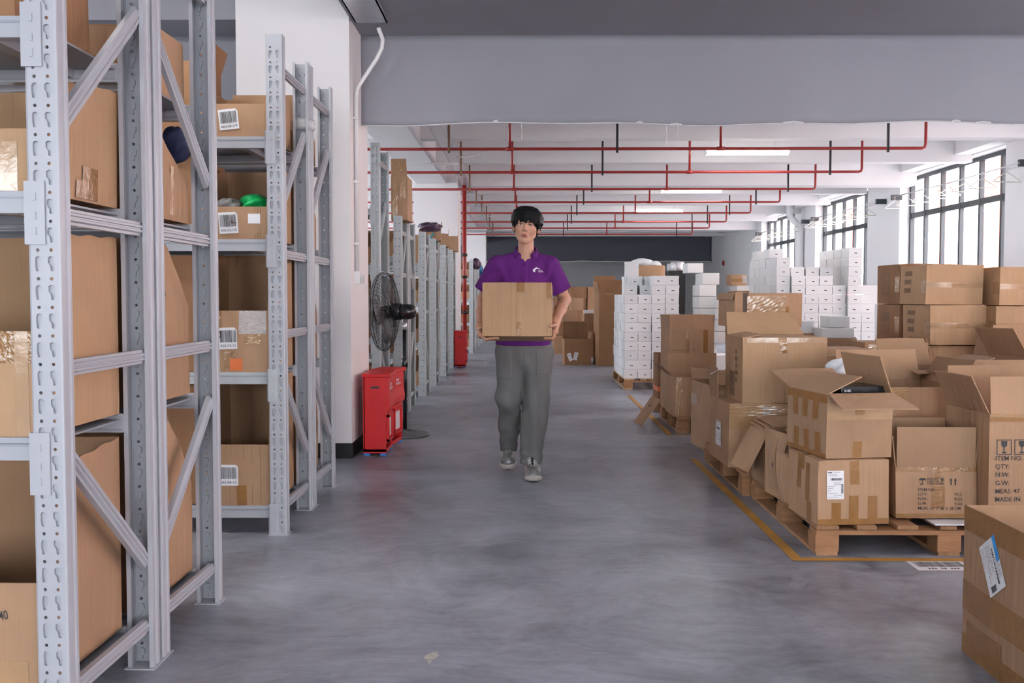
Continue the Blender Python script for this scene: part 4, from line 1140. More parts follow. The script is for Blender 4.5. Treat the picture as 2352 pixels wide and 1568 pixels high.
for zt, zb, nm in ((1.50, 1.15, 'top'), (1.145, .80, 'second'), (.795, .45, 'third'), (.447, DK, 'bottom')):
    c = Carton('%s carton of the rear stack, half hidden behind the tall stack' % nm, X0, X0 + .45, 8.80, .50, zb, zt, .04, 'kraft_dark', bulge=.01)
    for k in range(2): c.rects('L', [(.25, .56 - k * .32, .6, .8 - k * .32)], 'ink_brown')
    c.scrunch('L', .82, .3, 1, .7)
c = Carton('open carton with one flap up, low in front of the tall stacks', 3.62, 4.07, 7.3, .4, 0, .80, .05, 'kraft', top='open', flaps=[('F', 60, .18), ('L', 20, .18), ('B', 10, .2)])
c = Carton('open empty carton at the foot of the tall stack before the nearest window', 2.96, 3.40, 7.25, .42, 0, .72, -.05, 'kraft', top='open', flaps=[('F', 110, .2), ('L', 12, .2), ('R', 10, .2)])

# ------------------------------------------------------------------ piles at the back of the aisle
def pc(label, px0, px1, py0, py1, Y, d, z0=None, **kw):
    xa, za = at(px0, py0, Y); xb, zb = at(px1, py1, Y)
    return Carton(label, xa, xb, Y, d, zb if z0 is None else z0, za, kw.pop('yaw', .05), kw.pop('mat_', 'kraft'), **kw)
c = pc('brown carton with two white labels standing in the aisle beyond the worker', 1297, 1358, 778, 838, 17.7, .45, 0.0, mat_='kraft_dark', top='open', flaps=[('B', 4, .30, .05), ('R', 10, .12)])
c.ship_label('F', .20, .30, .07, .14, .35, 3); c.ship_label('F', .42, .33, .07, .14, -.2, 4)
c = pc('tall open carton with folded top by the aisle, left of the white stack', 1376, 1428, 672, 838, 17.4, .5, 0.0, mat_='kraft_dark', top='open', yaw=.12, flaps=[('F', 4, .22, 0), ('L', 8, .2), ('B', 4, .3, 0)]); c.scrunch('F', .3, .97, .6, 1)
c = pc('brown carton leaning behind the tall open carton', 1392, 1430, 645, 838, 18.4, .4, 0.0, mat_='kraft_dark', top='open')
PB = [('carton at the bottom of the far pile, dark side with two glints', 1272, 1322, 771, 800, 21.0, .5), ('taped carton in the middle of the far pile', 1284, 1322, 741, 770, 21.0, .5), ('carton on top of the far pile with a small tape', 1293, 1326, 712, 740, 21.0, .45),
      ('upper brown carton in the far pile behind the worker', 1310, 1348, 659, 684, 24.0, .5), ('lower brown carton in the far pile behind the worker', 1312, 1340, 684, 712, 24.0, .5),
      ('wide base carton of the rear far pile', 1308, 1352, 712, 790, 24.0, .6), ('narrow carton in the rear far pile beside the upper brown carton', 1350, 1373, 659, 790, 24.2, .5), ('open box with parts inside near the tall open carton', 1342, 1378, 720, 815, 19.8, .5)]
for k, (lb, a_, b_, t_, bo, Y, d) in enumerate(PB):
    c = pc(lb, a_, b_, t_, bo, Y, d, 0.0 if bo > 785 else None, mat_='kraft_dark' if k % 2 else 'kraft')
    c.seal('tape_clear')
    if k in (0, 1): c.scrunch('F', .3, .6, .45, .9); c.patch('F', .46, 0, .5, 1, 'ink_brown', 'seam')
X, Z = at(1355, 700, 19.9); o = MB().box(-.12, .12, -.1, .1, 0, .07).build('white_tray', 'white_box', None, False, (X, 20.0, 1.046)); 
X, Z = at(1360, 720, 19.8); o.location.z = Z + .002; tag(o, 'small white tray on the open box in the far pile', 'tray')
for k, (a_, b_, Y, zt) in enumerate(((1255, 1300, 27.0, 1.2), (1290, 1330, 30.0, 1.45), (1335, 1372, 31.5, 1.42))):
    xa, _ = at(a_, 700, Y); xb, _ = at(b_, 700, Y)
    Carton(['dark carton stack block far behind the worker, nearest the aisle', 'dark far carton behind the rear pile', 'dark far carton beside the grey back wall'][k], xa, xb, Y, .7, 0, zt, .0, 'kraft_dark')
# round-sided carton with bags behind the white stack
base = pc('brown carton holding up the round-sided carton behind the white stack', 1446, 1530, 664, 840, 15.3, .6, 0.0, mat_='kraft')
X0, Z0 = at(1443, 663, 15.3); X1, Z1 = at(1533, 609, 15.3)
m_ = MB(); n = 28
base_z = base.o.location.z + base.H + .003
for lay, rr in ((0, 1.0), (1, .97)):
    for j in range(3):
        for i in range(n):
            q = 2 * math.pi * i / n; ex = .62
            cx = math.copysign(abs(math.cos(q)) ** ex, math.cos(q)); sy = math.copysign(abs(math.sin(q)) ** ex, math.sin(q))
            m_.v.append(((X1 - X0) / 2 * cx * rr, .32 * sy * rr, (Z1 - base_z) * j / 2))
for j in range(2):
    for i in range(n):
        i2 = (i + 1) % n; a = j * n + i; b = j * n + i2
        m_.f.append((a, b, b + n, a + n)); m_.f.append((a + 3 * n, a + 4 * n, b + 4 * n, b + 3 * n))
for i in range(n): m_.f.append((2 * n + i, 2 * n + (i + 1) % n, 5 * n + (i + 1) % n, 5 * n + i))
m_.f.append(tuple(range(n)))
rc = tag(m_.build('round_carton', 'kraft', None, True, ((X0 + X1) / 2, 15.66, base_z)), 'big round-sided open carton filled with white bags, above the white boxes', 'box')
m_ = MB(); m_.tube([((X1 - X0) / 2 * 1.005 * math.cos(q), .323 * math.sin(q), .26) for q in [2 * math.pi * k / 40 for k in range(41)]], .008, 5); 
for k, (dx, dz, rx) in enumerate(((-.05, .40, .17), (.14, .36, .11), (-.2, .36, .1))):
    o = crumple('white_bag', (X0 + X1) / 2 + dx, 15.62, base_z + dz, rx, .14, .08, 'white_bag', seed=40 + k, amp=.14)
    tag(o, ['largest white bag heaped in the round-sided carton', 'smaller white bag on the window side of the round-sided carton', 'smaller white bag on the aisle side of the round-sided carton'][k], 'bag')
# ------------------------------------------------------------------ white shoeboxes
_wb = {}
def shoebox_mesh(w, d, h):
    k = (w, d, h)
    if k not in _wb:
        m_ = MB(); m_.box(-w / 2, w / 2, 0, d, 0, h - .03); m_.box(-w / 2 - .0025, w / 2 + .0025, -.0025, d + .0025, h - .034, h - .001)
        _wb[k] = m_.mesh('shoebox', 'white_box')
    return _wb[k]
_st = MB().poly([(-.032, -.0035, .036), (.032, -.0035, .036), (.032, -.0035, .064), (-.032, -.0035, .064)]).mesh('sticker', 'paper')
_st2 = MB().poly([(-.02, -.0040, .045), (.02, -.0040, .045), (.02, -.0040, .056), (-.02, -.0040, .056)]).mesh('print', 'ink_faded')
M['sticker_edge'] = mat('sticker_edge', (.86, .86, .86), .4)
_st.materials[0] = M['sticker_edge']
ORD = ['lowest', 'second', 'third', 'fourth', 'fifth', 'sixth', 'seventh', 'eighth', 'ninth', 'tenth', 'eleventh', 'twelfth', 'thirteenth', 'fourteenth', 'fifteenth']
wr = random.Random(21)
def shoebox(label, x, y, z, w=.172, d=.31, h=.1215, sticker=True, jit=1.0, group='white shoeboxes', yaw=0.0):
    o = tag(link('shoebox', shoebox_mesh(w, d, h), None, (x + wr.uniform(-.004, .004) * jit, y + wr.uniform(-.01, .006) * jit, z), (0, 0, yaw + wr.uniform(-.015, .015) * jit)), label, 'shoebox', group)
    if sticker:
        s_ = link('sticker', _st, o); s_.location = (wr.uniform(-.012, .012), 0, wr.uniform(-.004, .004)); s_.rotation_euler = (0, wr.uniform(-.08, .08), 0)
        link('print', _st2, s_)
    return o
HB = .1225
def stack(where, x, Y, n, depth, z0=.141, front_rows=None, first=0, colname='', tops=2, sides=True):
    """one column of shoeboxes: the whole front, the exposed aisle side behind it, and a few on top"""
    for k in range(first, n):
        shoebox('white shoebox, %s in %s, %s' % (ORD[k] + ' from bottom' if k else 'lowest', colname, where), x, Y, z0 + k * HB)
        for dd in range(1, depth):
            if sides or k >= n - tops:
                shoebox('white shoebox in %s row behind %s, %s level, %s' % (ORD[dd] , colname, ORD[k] if k else 'lowest', where), x, Y + dd * .318, z0 + k * HB, sticker=False, group='white shoeboxes in the depth of the stacks')
# stack beside the aisle
W1 = 'stack by the aisle'
stack(W1, 1.396, 13.04, 9, 5, colname='aisle-side column')
stack(W1, 1.574, 13.06, 9, 2, colname='second column', sides=False)
stack(W1, 1.752, 13.05, 11, 2, colname='third column', sides=False, tops=2)
stack(W1, 1.930, 13.05, 11, 2, colname='fourth column', sides=False, tops=2)
for k, (x, lb) in enumerate(((1.41, 'aisle-side'), (1.62, 'middle'))):
    shoebox('white shoebox set back on top of the %s column of the stack by the aisle' % lb, x, 13.30, .141 + 9 * HB)
    shoebox('white shoebox higher up, set back on the %s column by the aisle' % lb, x + .08, 13.45, .141 + 10 * HB)
shoebox('white shoebox standing on end on top of the stack by the aisle', 1.46, 13.62, .141 + 11 * HB, w=.18, d=.13, h=.20, sticker=False)
shoebox('white shoebox lying under the one on end, on the stack by the aisle', 1.44, 13.60, .141 + 10 * HB, sticker=False)
shoebox('white shoebox on the very back of the stack by the aisle', 1.44, 13.60, .141 + 9 * HB, sticker=False)
# stacks in front of the windows
W3 = 'stack by the windows'
stack(W3, 3.41, 13.20, 13, 5, colname='tall aisle-side column', first=0, tops=13, sides=True)
shoebox('white shoebox lying alone on top of the tall aisle-side column by the windows', 3.38, 13.5, .141 + 13 * HB)
shoebox('white shoebox second on top of the tall aisle-side column by the windows', 3.38, 14.2, .141 + 13 * HB, sticker=False)
for k, (x, n, nm) in enumerate(((3.60, 11, 'second column'), (3.785, 11, 'third column'), (3.97, 11, 'fourth column'), (4.15, 10, 'fifth column'))):
    stack(W3, x, 13.15 + .02 * k, n, 2, colname=nm, sides=False, tops=2)
for k, x in enumerate((3.66, 3.85, 4.04)):
    shoebox('white shoebox set back on the %s column by the windows' % ('second', 'third', 'fourth')[k], x, 13.42, .141 + 11 * HB)
stack(W3, 4.335, 13.15, 14, 4, colname='tall window-side column', tops=5, sides=False)
stack(W3, 4.515, 13.15, 8, 2, colname='low last column', sides=False, tops=2)
for k in range(2): shoebox('white shoebox crosswise on the low last column by the windows, %s' % ('lower', 'upper')[k], 4.56, 13.2, .141 + (8 + k) * HB, w=.26, d=.2, sticker=False)
# larger plain white boxes between the two stacks
def plain(label, px0, px1, py0, py1, Y, d, z0=None, group='plain white boxes'):
    xa, za = at(px0, py0, Y); xb, zb = at(px1, py1, Y)
    m_ = MB().box(xa, xb, 0, d, 0, za - (zb if z0 is None else z0))
    o = m_.build('white_box', 'white_box', None, False, (0, Y, zb if z0 is None else z0)); bv = o.modifiers.new('edge', 'BEVEL'); bv.width = .004
    return tag(o, label, 'box', group)
YW = 16.6
rows = [(653.5, 627), (680, 654), (707, 681), (734, 708), (761, 735), (788, 762), (815, 789)]
for k, (pb, pt) in enumerate(rows):
    off = [7, 0, 0, 1, 1, 0, 1][k]
    for dd in range(2):
        plain('plain white carton in the middle stack, %s from the top, %s' % (['second', 'third', 'fourth', 'fifth', 'sixth', 'seventh', 'eighth'][k], 'front' if dd == 0 else 'rear'), 1607 + off, 1645 + off, pt, pb, YW + dd * .72 * 1.0, .70)
plain('plain white carton on top of the middle stack', 1579, 1615, 604, 626.5, 17.0, .5)
for k in range(4):
    plain('plain white carton in the low stack beside the middle one, %s from the top' % ('first', 'second', 'third', 'fourth')[k], 1647, 1688, 681 + k * 27, 707 + k * 27, 16.4, .6)
plain('plain white carton at the foot of the middle stack', 1600, 1690, 816.5, 900, 16.45, .7, 0.0)
X, Z = at(1700, 656, 15.6)
plain('white box under the small taped carton near the windows', 1693, 1748, 656, 668, 15.4, .5)
c = pc('brown base carton under the white box near the windows', 1690, 1750, 669, 850, 15.38, .5, 0.0)
c = pc('small carton closed with glossy tape on the white box near the windows', 1680, 1716, 630, 655.5, 15.5, .3); c.scrunch('F', .7, .2, 1, .9, 'film'); c.patch('F', 0, .35, 1, .6)
for k, (a_, b_, t_, bo, Y, lb) in enumerate(((1832, 1870, 737, 765, 9.6, 'grey-white box lying in front of the shoebox stacks'), (1905, 1952, 726, 752, 9.3, 'grey-white box on top of the pair in front of the shoebox stacks'), (1888, 1962, 753, 776, 9.3, 'wider grey-white box under the other in front of the shoebox stacks'))):
    plain(lb, a_, b_, t_, bo, Y, .3)
c = pc('brown carton carrying the loose grey-white boxes', 1826, 1880, 766, 870, 9.55, .5, 0.0); c = pc('second brown carton carrying the loose grey-white boxes', 1884, 1968, 777, 880, 9.25, .5, 0.0)
# ------------------------------------------------------------------ signed-distance sculpting (for the worker)
from mathutils.bvhtree import BVHTree
class Field:
    def __init__(self, lo, hi, h):
        self.lo = np.array(lo, np.float32); self.h = h
        n = np.ceil((np.array(hi) - np.array(lo)) / h).astype(int) + 1
        self.ax = [self.lo[i] + h * np.arange(n[i], dtype=np.float32) for i in range(3)]
        self.D = np.full(n, .2, np.float32)
    def sl(self, lo, hi):
        s = []
        for i in range(3):
            a = int(max(0, math.floor((lo[i] - self.lo[i]) / self.h))); b = int(min(self.D.shape[i], math.ceil((hi[i] - self.lo[i]) / self.h) + 1)); s.append(slice(a, max(a, b)))
        return tuple(s)
    def pts(self, s): return np.stack(np.meshgrid(*[self.ax[i][s[i]] for i in range(3)], indexing='ij'), -1)
    def op(self, fn, lo, hi, k=.01, mode='add'):
        pad = k + .03; s = self.sl([q - pad for q in lo], [q + pad for q in hi])
        if any(q.stop <= q.start for q in s): return self
        d = fn(self.pts(s)).astype(np.float32); D = self.D[s]
        if mode == 'add':
            hh = np.clip(.5 + .5 * (D - d) / k, 0, 1); self.D[s] = D * (1 - hh) + d * hh - k * hh * (1 - hh)
        else:
            d = -d; hh = np.clip(.5 - .5 * (D - d) / k, 0, 1); self.D[s] = D * (1 - hh) + d * hh + k * hh * (1 - hh)
        return self
    def cap(self, a, b, ra, rb=None, k=.01, mode='add', sc=(1, 1, 1)):
        rb = ra if rb is None else rb; a = np.array(a, float); b = np.array(b, float); sc = np.array(sc, float); r = max(ra, rb)
        def fn(p):
            q = (p - a) / sc; ab = (b - a) / sc; t = np.clip((q @ ab) / max(ab @ ab, 1e-9), 0, 1)
            return (np.linalg.norm(q - t[..., None] * ab, axis=-1) - (ra + (rb - ra) * t)) * sc.min()
        return self.op(fn, np.minimum(a, b) - r * sc, np.maximum(a, b) + r * sc, k, mode)
    def ell(self, c, r, k=.01, mode='add', R=None):
        c = np.array(c, float); r = np.array(r, float); m_ = r.max()
        def fn(p):
            q = p - c
            if R is not None: q = q @ R
            k0 = np.linalg.norm(q / r, axis=-1); k1 = np.linalg.norm(q / r ** 2, axis=-1) + 1e-9
            return k0 * (k0 - 1) / k1
        return self.op(fn, c - m_, c + m_, k, mode)
    def cut(self, p0, n):
        """remove everything on the n side of the plane"""
        n = np.array(n, float); n /= np.linalg.norm(n); d = (self.pts((slice(None),) * 3) - np.array(p0)) @ n
        self.D = np.maximum(self.D, d.astype(np.float32)); return self
    def mesh(self):
        D = self.D; S_ = D < 0
        c = sum(S_[i:D.shape[0] - 1 + i, j:D.shape[1] - 1 + j, k:D.shape[2] - 1 + k].astype(np.int8) for i in (0, 1) for j in (0, 1) for k in (0, 1))
        I = np.argwhere((c > 0) & (c < 8)); idx = -np.ones(c.shape, np.int32); idx[tuple(I.T)] = np.arange(len(I))
        co = [(i, j, k) for i in (0, 1) for j in (0, 1) for k in (0, 1)]
        V = {q: D[I[:, 0] + q[0], I[:, 1] + q[1], I[:, 2] + q[2]] for q in co}
        acc = np.zeros((len(I), 3)); cnt = np.zeros(len(I))
        for q in co:
            for ax in range(3):
                if q[ax] == 0:
                    q2 = list(q); q2[ax] = 1; a, b = V[q], V[tuple(q2)]; m_ = (a < 0) != (b < 0)
                    t = np.where(m_, a / np.where(m_, a - b, 1), 0); p = np.tile(np.array(q, float), (len(I), 1)); p[:, ax] = t
                    acc[m_] += p[m_]; cnt[m_] += 1
        P = self.lo + self.h * (I + acc / np.maximum(cnt, 1)[:, None])
        Fs = []
        for ax in range(3):
            u, v = (ax + 1) % 3, (ax + 2) % 3
            a = [slice(None)] * 3; b = [slice(None)] * 3; a[ax] = slice(0, -1); b[ax] = slice(1, None)
            m_ = S_[tuple(a)] != S_[tuple(b)]; E = np.argwhere(m_)
            E = E[(E[:, u] > 0) & (E[:, v] > 0) & (E[:, u] < c.shape[u]) & (E[:, v] < c.shape[v])]
            ins = S_[tuple(E.T)]
            def cell(du, dv):
                q = E.copy(); q[:, u] -= du; q[:, v] -= dv; return idx[tuple(q.T)]
            Q = np.stack([cell(1, 1), cell(0, 1), cell(0, 0), cell(1, 0)], 1)
            Q[~ins] = Q[~ins][:, ::-1]; Fs.append(Q)
        Fq = np.concatenate(Fs); Fq = Fq[(Fq >= 0).all(1)]
        return P, Fq


def np_mesh(name, parts, material, off=(0, 0, 0)):
    """join (verts, quads) arrays into one smooth mesh, shifted so that off becomes the origin"""
    vs, fs, n = [], [], 0
    for P, Q in parts: vs.append(P); fs.append(Q + n); n += len(P)
    V = (np.concatenate(vs) - np.array(off)).astype(np.float32); Q = np.concatenate(fs).astype(np.int32)
    me = bpy.data.meshes.new(name); me.vertices.add(len(V)); me.vertices.foreach_set('co', V.ravel())
    me.loops.add(Q.size); me.loops.foreach_set('vertex_index', Q.ravel())
    me.polygons.add(len(Q)); me.polygons.foreach_set('loop_start', np.arange(0, Q.size, 4, dtype=np.int32))
    me.update(calc_edges=True); me.validate(); me.polygons.foreach_set('use_smooth', [True] * len(me.polygons))
    me.materials.append(M[material]); return me


# materials of the worker
def skin_mat():
    m = mat('skin', (0.50, 0.27, 0.185), .5, spec=.35); nt = m.node_tree; N = nt.nodes; L = nt.links; p = N['Principled BSDF']
    at_ = N.new('ShaderNodeAttribute'); at_.attribute_name = 'tint'; L.new(at_.outputs['Color'], p.inputs['Base Color'])
    p.inputs['Subsurface Weight'].default_value = .12; p.inputs['Subsurface Radius'].default_value = (.9, .35, .2); p.inputs['Subsurface Scale'].default_value = .006
skin_mat()
mat('hair', (.004, .004, .005), .55, spec=.16, bump=.25, bscale=120, stretch=(1, 1, .12))
mat('polo', (.112, .018, .160), .85, spec=.2, var=.06, scale=30, bump=.15, bscale=500)
mat('trouser', (.155, .152, .148), .9, spec=.15, var=.12, scale=14, bump=.10, bscale=300, stretch=(1, 1, .3))
mat('shoe_upper', (.20, .20, .20), .42, var=.35, scale=45, metal=.3)
mat('shoe_dark', (.03, .03, .034), .6)
mat('shoe_overlay', (.46, .45, .44), .35, var=.1, scale=30, metal=.3)
mat('shoe_sole', (.42, .38, .35), .5, var=.15, scale=25)
mat('shoe_tread', (.03, .03, .032), .7)
mat('lace', (.60, .60, .60), .7)
mat('eye_white', (.45, .40, .38), .25); mat('iris', (.012, .008, .006), .12); mat('brow', (.02, .014, .012), .8); mat('logo_white', (.8, .8, .82), .7)

OFF = (0.0, 6.72, 0.0)
# ---- head and neck
HC = np.array((.012, 6.695, 1.688)); rol, nod, trn = math.radians(-6), math.radians(-3), math.radians(-4)
HR = np.array((Matrix.Rotation(trn, 3, 'Z') @ Matrix.Rotation(rol, 3, 'Y').inverted() @ Matrix.Rotation(nod, 3, 'X')))
def hp(x, y, z): return HC + HR @ np.array((x, y, z))
def head_field(lo, hi, h):
    return Field(HC + np.array(lo), HC + np.array(hi), h)
f = head_field((-.14, -.15, -.30), (.14, .17, .13), .0023)
E = lambda c, r, k=.01, mode='add': f.ell(hp(*c), r, k, mode, HR)
C = lambda a, b, ra, rb=None, k=.01, mode='add': f.cap(hp(*a), hp(*b), ra, rb, k, mode)
E((0, .014, .030), (.077, .096, .085), .01); E((0, -.020, -.026), (.068, .074, .086), .03); E((0, -.056, -.101), (.022, .027, .025), .028)
for s_ in (-1, 1):
    E((s_ * .044, -.058, -.030), (.022, .021, .018), .022); C((s_ * .052, .005, -.058), (s_ * .024, -.052, -.099), .014, .014, .025)
C((-.040, -.078, .019), (.040, -.078, .019), .0125, None, .02)
C((0, -.083, .010), (0, -.101, -.032), .0068, .0098, .012)
for s_ in (-1, 1): E((s_ * .0115, -.0945, -.037), (.0075, .0095, .0068), .006)
E((0, -.1065, -.035), (.0088, .0085, .0080), .008)
for s_ in (-1, 1):
    E((s_ * .031, -.094, .000), (.019, .012, .0100), .012, 'sub')
    E((s_ * .031, -.0750, -.0005), (.0160, .0120, .0115), .003)
    C((s_ * .0175, -.0860, .0045), (s_ * .030, -.0885, .0075), .0030, .0036, .004); C((s_ * .030, -.0885, .0075), (s_ * .0455, -.0815, .0035), .0036, .0030, .004)
    C((s_ * .019, -.0855, -.0065), (s_ * .042, -.083, -.0065), .0032, None, .004)
for s_ in (-1, 1): C((s_ * .024, -.0820, -.0715), (s_ * .006, -.0905, -.0670), .0028, .0044, .008)
C((-.006, -.0905, -.0670), (.006, -.0905, -.0670), .0044, None, .008)
C((-.013, -.0868, -.0780), (.013, -.0868, -.0780), .0052, None, .009)
for s_ in (-1, 1): C((0, -.0940, -.0725), (s_ * .020, -.0880, -.0728), .0014, .0008, .0030, 'sub')
E((0, -.094, -.089), (.016, .008, .004), .008, 'sub')
for s_ in (-1, 1):
    f.ell(hp(s_ * .083, .006, -.012), (.011, .019, .032), .008, 'add', HR @ np.array(Matrix.Rotation(s_ * .5, 3, 'Z'))); E((s_ * .089, .000, -.008), (.006, .010, .017), .006, 'sub')
f.cap(hp(0, .030, -.05), (.008, 6.750, 1.43), .050, .056, .012); f.cap((.008, 6.745, 1.49), (.0, 6.725, 1.40), .054, .07, .03)
Ph, Qh = f.mesh()
lc = (Ph - HC) @ HR                                   # head-local coordinates for the colour of lips, lids and cheeks
tint = np.tile(np.array((.52, .285, .195)), (len(Ph), 1))
def blend(mask, col): 
    global tint
    tint = tint * (1 - mask[:, None]) + np.array(col) * mask[:, None]
g = lambda c, r: np.clip(1.6 - 1.6 * np.linalg.norm((lc - np.array(c)) / np.array(r), axis=1), 0, 1)
blend(g((0, -.090, -.0720), (.028, .024, .0130)) * .9, (.36, .105, .09)); blend(g((0, -.092, -.0735), (.024, .02, .0035)), (.25, .03, .03))
for s_ in (-1, 1): blend(g((s_ * .047, -.07, -.035), (.03, .04, .028)) * .35, (.55, .22, .15)); blend(g((s_ * .031, -.086, .006), (.02, .014, .010)) * .55, (.33, .16, .115)); blend(g((s_ * .085, .012, -.008), (.02, .03, .04)) * .5, (.56, .21, .15))
for s_ in (-1, 1): blend(g((s_ * .008, -.101, -.0445), (.006, .008, .004)), (.12, .045, .035))  # nostrils: shade of the openings put into the skin tint
blend(g((0, -.105, -.037), (.016, .016, .014)) * .3, (.55, .22, .15))
body_parts = [(Ph, Qh)]; tints = [tint]

# ---- arms and hands (world coordinates)
def arm(sh, el, wr, fingers, thumb, palm, pr=.030):
    P = np.array([sh, el, wr] + [q for fg in fingers for q in fg] + list(thumb) + list(palm))
    f = Field(P.min(0) - .07, P.max(0) + .07, .0030)
    f.cap(sh, el, .050, .040, .02); f.cap(el, tuple((np.array(el) * .55 + np.array(wr) * .45)), .041, .037, .02); f.cap(tuple((np.array(el) * .55 + np.array(wr) * .45)), wr, .037, .0255, .02)
    for a in palm: f.cap(wr, a, .021, .0145, .016)
    for a, b in zip(palm, palm[1:]): f.cap(a, b, .0145, None, .012)
    for fg in fingers:
        rr = np.linspace(.0098, .0072, len(fg))
        for i in range(len(fg) - 1): f.cap(fg[i], fg[i + 1], rr[i], rr[i + 1], .0035 if i else .006)
    tr = np.linspace(.0150, .0092, len(thumb))
    for i in range(len(thumb) - 1): f.cap(thumb[i], thumb[i + 1], tr[i], tr[i + 1], .010 if i == 0 else .004)
    return f.mesh()
# carried box: front face at y=6.30, tilted back against the chest
BX = dict(x0=-.262, x1=.180, yf=6.305, z0=.966, W=.442, D=.30, H=.343, tilt=-.15)
def bpt(x, y, z):
    """point of the carried box (local: base centre) in the room"""
    return Vector((-.041, 6.455, .945)) + Matrix.Rotation(-.05, 3, 'Z') @ Matrix.Rotation(-.15, 3, 'X') @ Vector((x, y, z))
xR, xL = .221, -.221
# person's left arm, on the picture's right
fi = []
for k, yy in enumerate((-.115, -.094, -.073, -.052)):
    ln = (.046, .052, .049, .040)[k]
    fi.append([tuple(bpt(xR + .014, yy + .012, .030)), tuple(bpt(xR + .012, yy, .004)), tuple(bpt(xR + .001, yy - .001, -.0095)), tuple(bpt(xR - ln, yy - .003, -.0085))])
pal = [tuple(bpt(xR + .018, -.105, .035)), tuple(bpt(xR + .019, -.082, .034)), tuple(bpt(xR + .019, -.058, .034)), tuple(bpt(xR + .018, -.038, .036))]
wrR = tuple(bpt(xR + .026, -.045, .115))
th = [tuple(bpt(xR + .022, -.065, .085)), tuple(bpt(xR + .020, -.112, .073)), tuple(bpt(xR + .012, -.152, .068)), tuple(bpt(xR - .012, -.1605, .062))]
aR = arm((.175, 6.735, 1.425), (.272, 6.785, 1.195), wrR, fi, th, pal)
# person's right arm
fi = []
for k, yy in enumerate((-.120, -.099, -.078, -.057)):
    ln = (.072, .080, .076, .062)[k]
    fi.append([tuple(bpt(xL - .008, yy + .008, .006)), tuple(bpt(xL + .018, yy, -.0165)), tuple(bpt(xL + .048, yy - .004, -.0125)), tuple(bpt(xL + ln + .02, yy - .006, -.0095))])
pal = [tuple(bpt(xL - .016, -.110, .012)), tuple(bpt(xL - .017, -.088, .010)), tuple(bpt(xL - .017, -.066, .010)), tuple(bpt(xL - .016, -.044, .012))]
wrL = tuple(bpt(xL - .026, -.030, .075))
th = [tuple(bpt(xL - .020, -.075, .050)), tuple(bpt(xL - .018, -.115, .050)), tuple(bpt(xL - .015, -.140, .054))]
aL = arm((-.195, 6.735, 1.425), (-.283, 6.790, 1.190), wrL, fi, th, pal)
for P, Q in (aR, aL): body_parts.append((P, Q)); tints.append(np.tile(np.array((.50, .26, .17)), (len(P), 1)))
me = np_mesh('person', body_parts, 'skin', OFF)
ca = me.color_attributes.new('tint', 'FLOAT_COLOR', 'POINT'); T = np.concatenate(tints); T = np.concatenate([T, np.ones((len(T), 1))], 1)
if len(ca.data) == len(T): ca.data.foreach_set('color', T.astype(np.float32).ravel())
person = tag(link('person', me, None, OFF), 'young man in a purple polo shirt walking down the aisle carrying a carton', 'person')

# ---- eyes and brows
for s_ in (-1, 1):
    m_ = MB(); n = 10
    m_.lathe([(math.sin(math.pi * (j + .5) / n), math.cos(math.pi * (j + .5) / n)) for j in range(n)], (0, 0, 0), 16)
    m_.xf(Matrix.Translation(Vector(hp(s_ * .0312, -.0832, -.0008)) - Vector(OFF)) @ Matrix(HR).to_4x4() @ Matrix.Diagonal((.0138, .0060, .0045, 1)))
    o = m_.build('eye', 'eye_white', person, True)
    m_ = MB(); m_.lathe([(math.sin(math.pi * (j + .5) / n), math.cos(math.pi * (j + .5) / n)) for j in range(n)], (0, 0, 0), 14)
    m_.xf(Matrix.Translation(Vector(hp(s_ * .0312 - .0005, -.0862, -.0004)) - Vector(OFF)) @ Matrix(HR).to_4x4() @ Matrix.Diagonal((.0060, .0032, .0050, 1))); m_.build('iris', 'iris', o, True)
    pts = [Vector(hp(s_ * x_, y_, z_)) - Vector(OFF) for x_, y_, z_ in ((.013, -.0925, .0150), (.024, -.0945, .0180), (.036, -.0905, .0190), (.049, -.0800, .0140))]
    m_ = MB(); m_.tube(pts, [.0024, .0042, .0038, .0014], 6); m_.build('eyebrow', 'brow', person, True)
    m_ = MB(); m_.tube([Vector(hp(s_ * x_, y_, z_)) - Vector(OFF) for x_, y_, z_ in ((.0175, -.0885, .0035), (.030, -.0920, .0060), (.0455, -.0845, .0025))], [.0012, .0024, .0016], 5); m_.build('eyelash', 'brow', person, True)

# ---- hair: mop with a ragged fringe
f = head_field((-.15, -.16, -.09), (.15, .17, .16), .0026)
f.ell(hp(0, .018, .036), (.100, .112, .098), .01, 'add', HR)
f.ell(hp(0, .058, -.015), (.086, .062, .085), .02, 'add', HR)
f.ell(hp(0, -.090, -.060), (.080, .080, .086), .010, 'sub', HR)
f.ell(hp(0, -.03, -.095), (.10, .09, .075), .012, 'sub', HR)
hr = random.Random(17)
for k in range(34):
    x_ = -.084 + .168 * (k + .5) / 34; e_ = math.sqrt(max(0, 1 - (x_ / .098) ** 2))
    low = .010 + .024 * hr.random() + (.030 if abs(x_ - .014) < .006 else 0) - .010 * (abs(x_) > .055)
    a = hp(x_ * .75, -.040 * e_ - .02, .112 * (.80 + .2 * e_)); b = hp(x_ * .98, -.090 * e_ - .014, .082); c_ = hp(x_ * 1.03 + hr.uniform(-.006, .006), -.100 * e_ - .006, low)
    f.cap(a, b, .013, .0135, .006); f.cap(b, c_, .0130, .0045, .006)
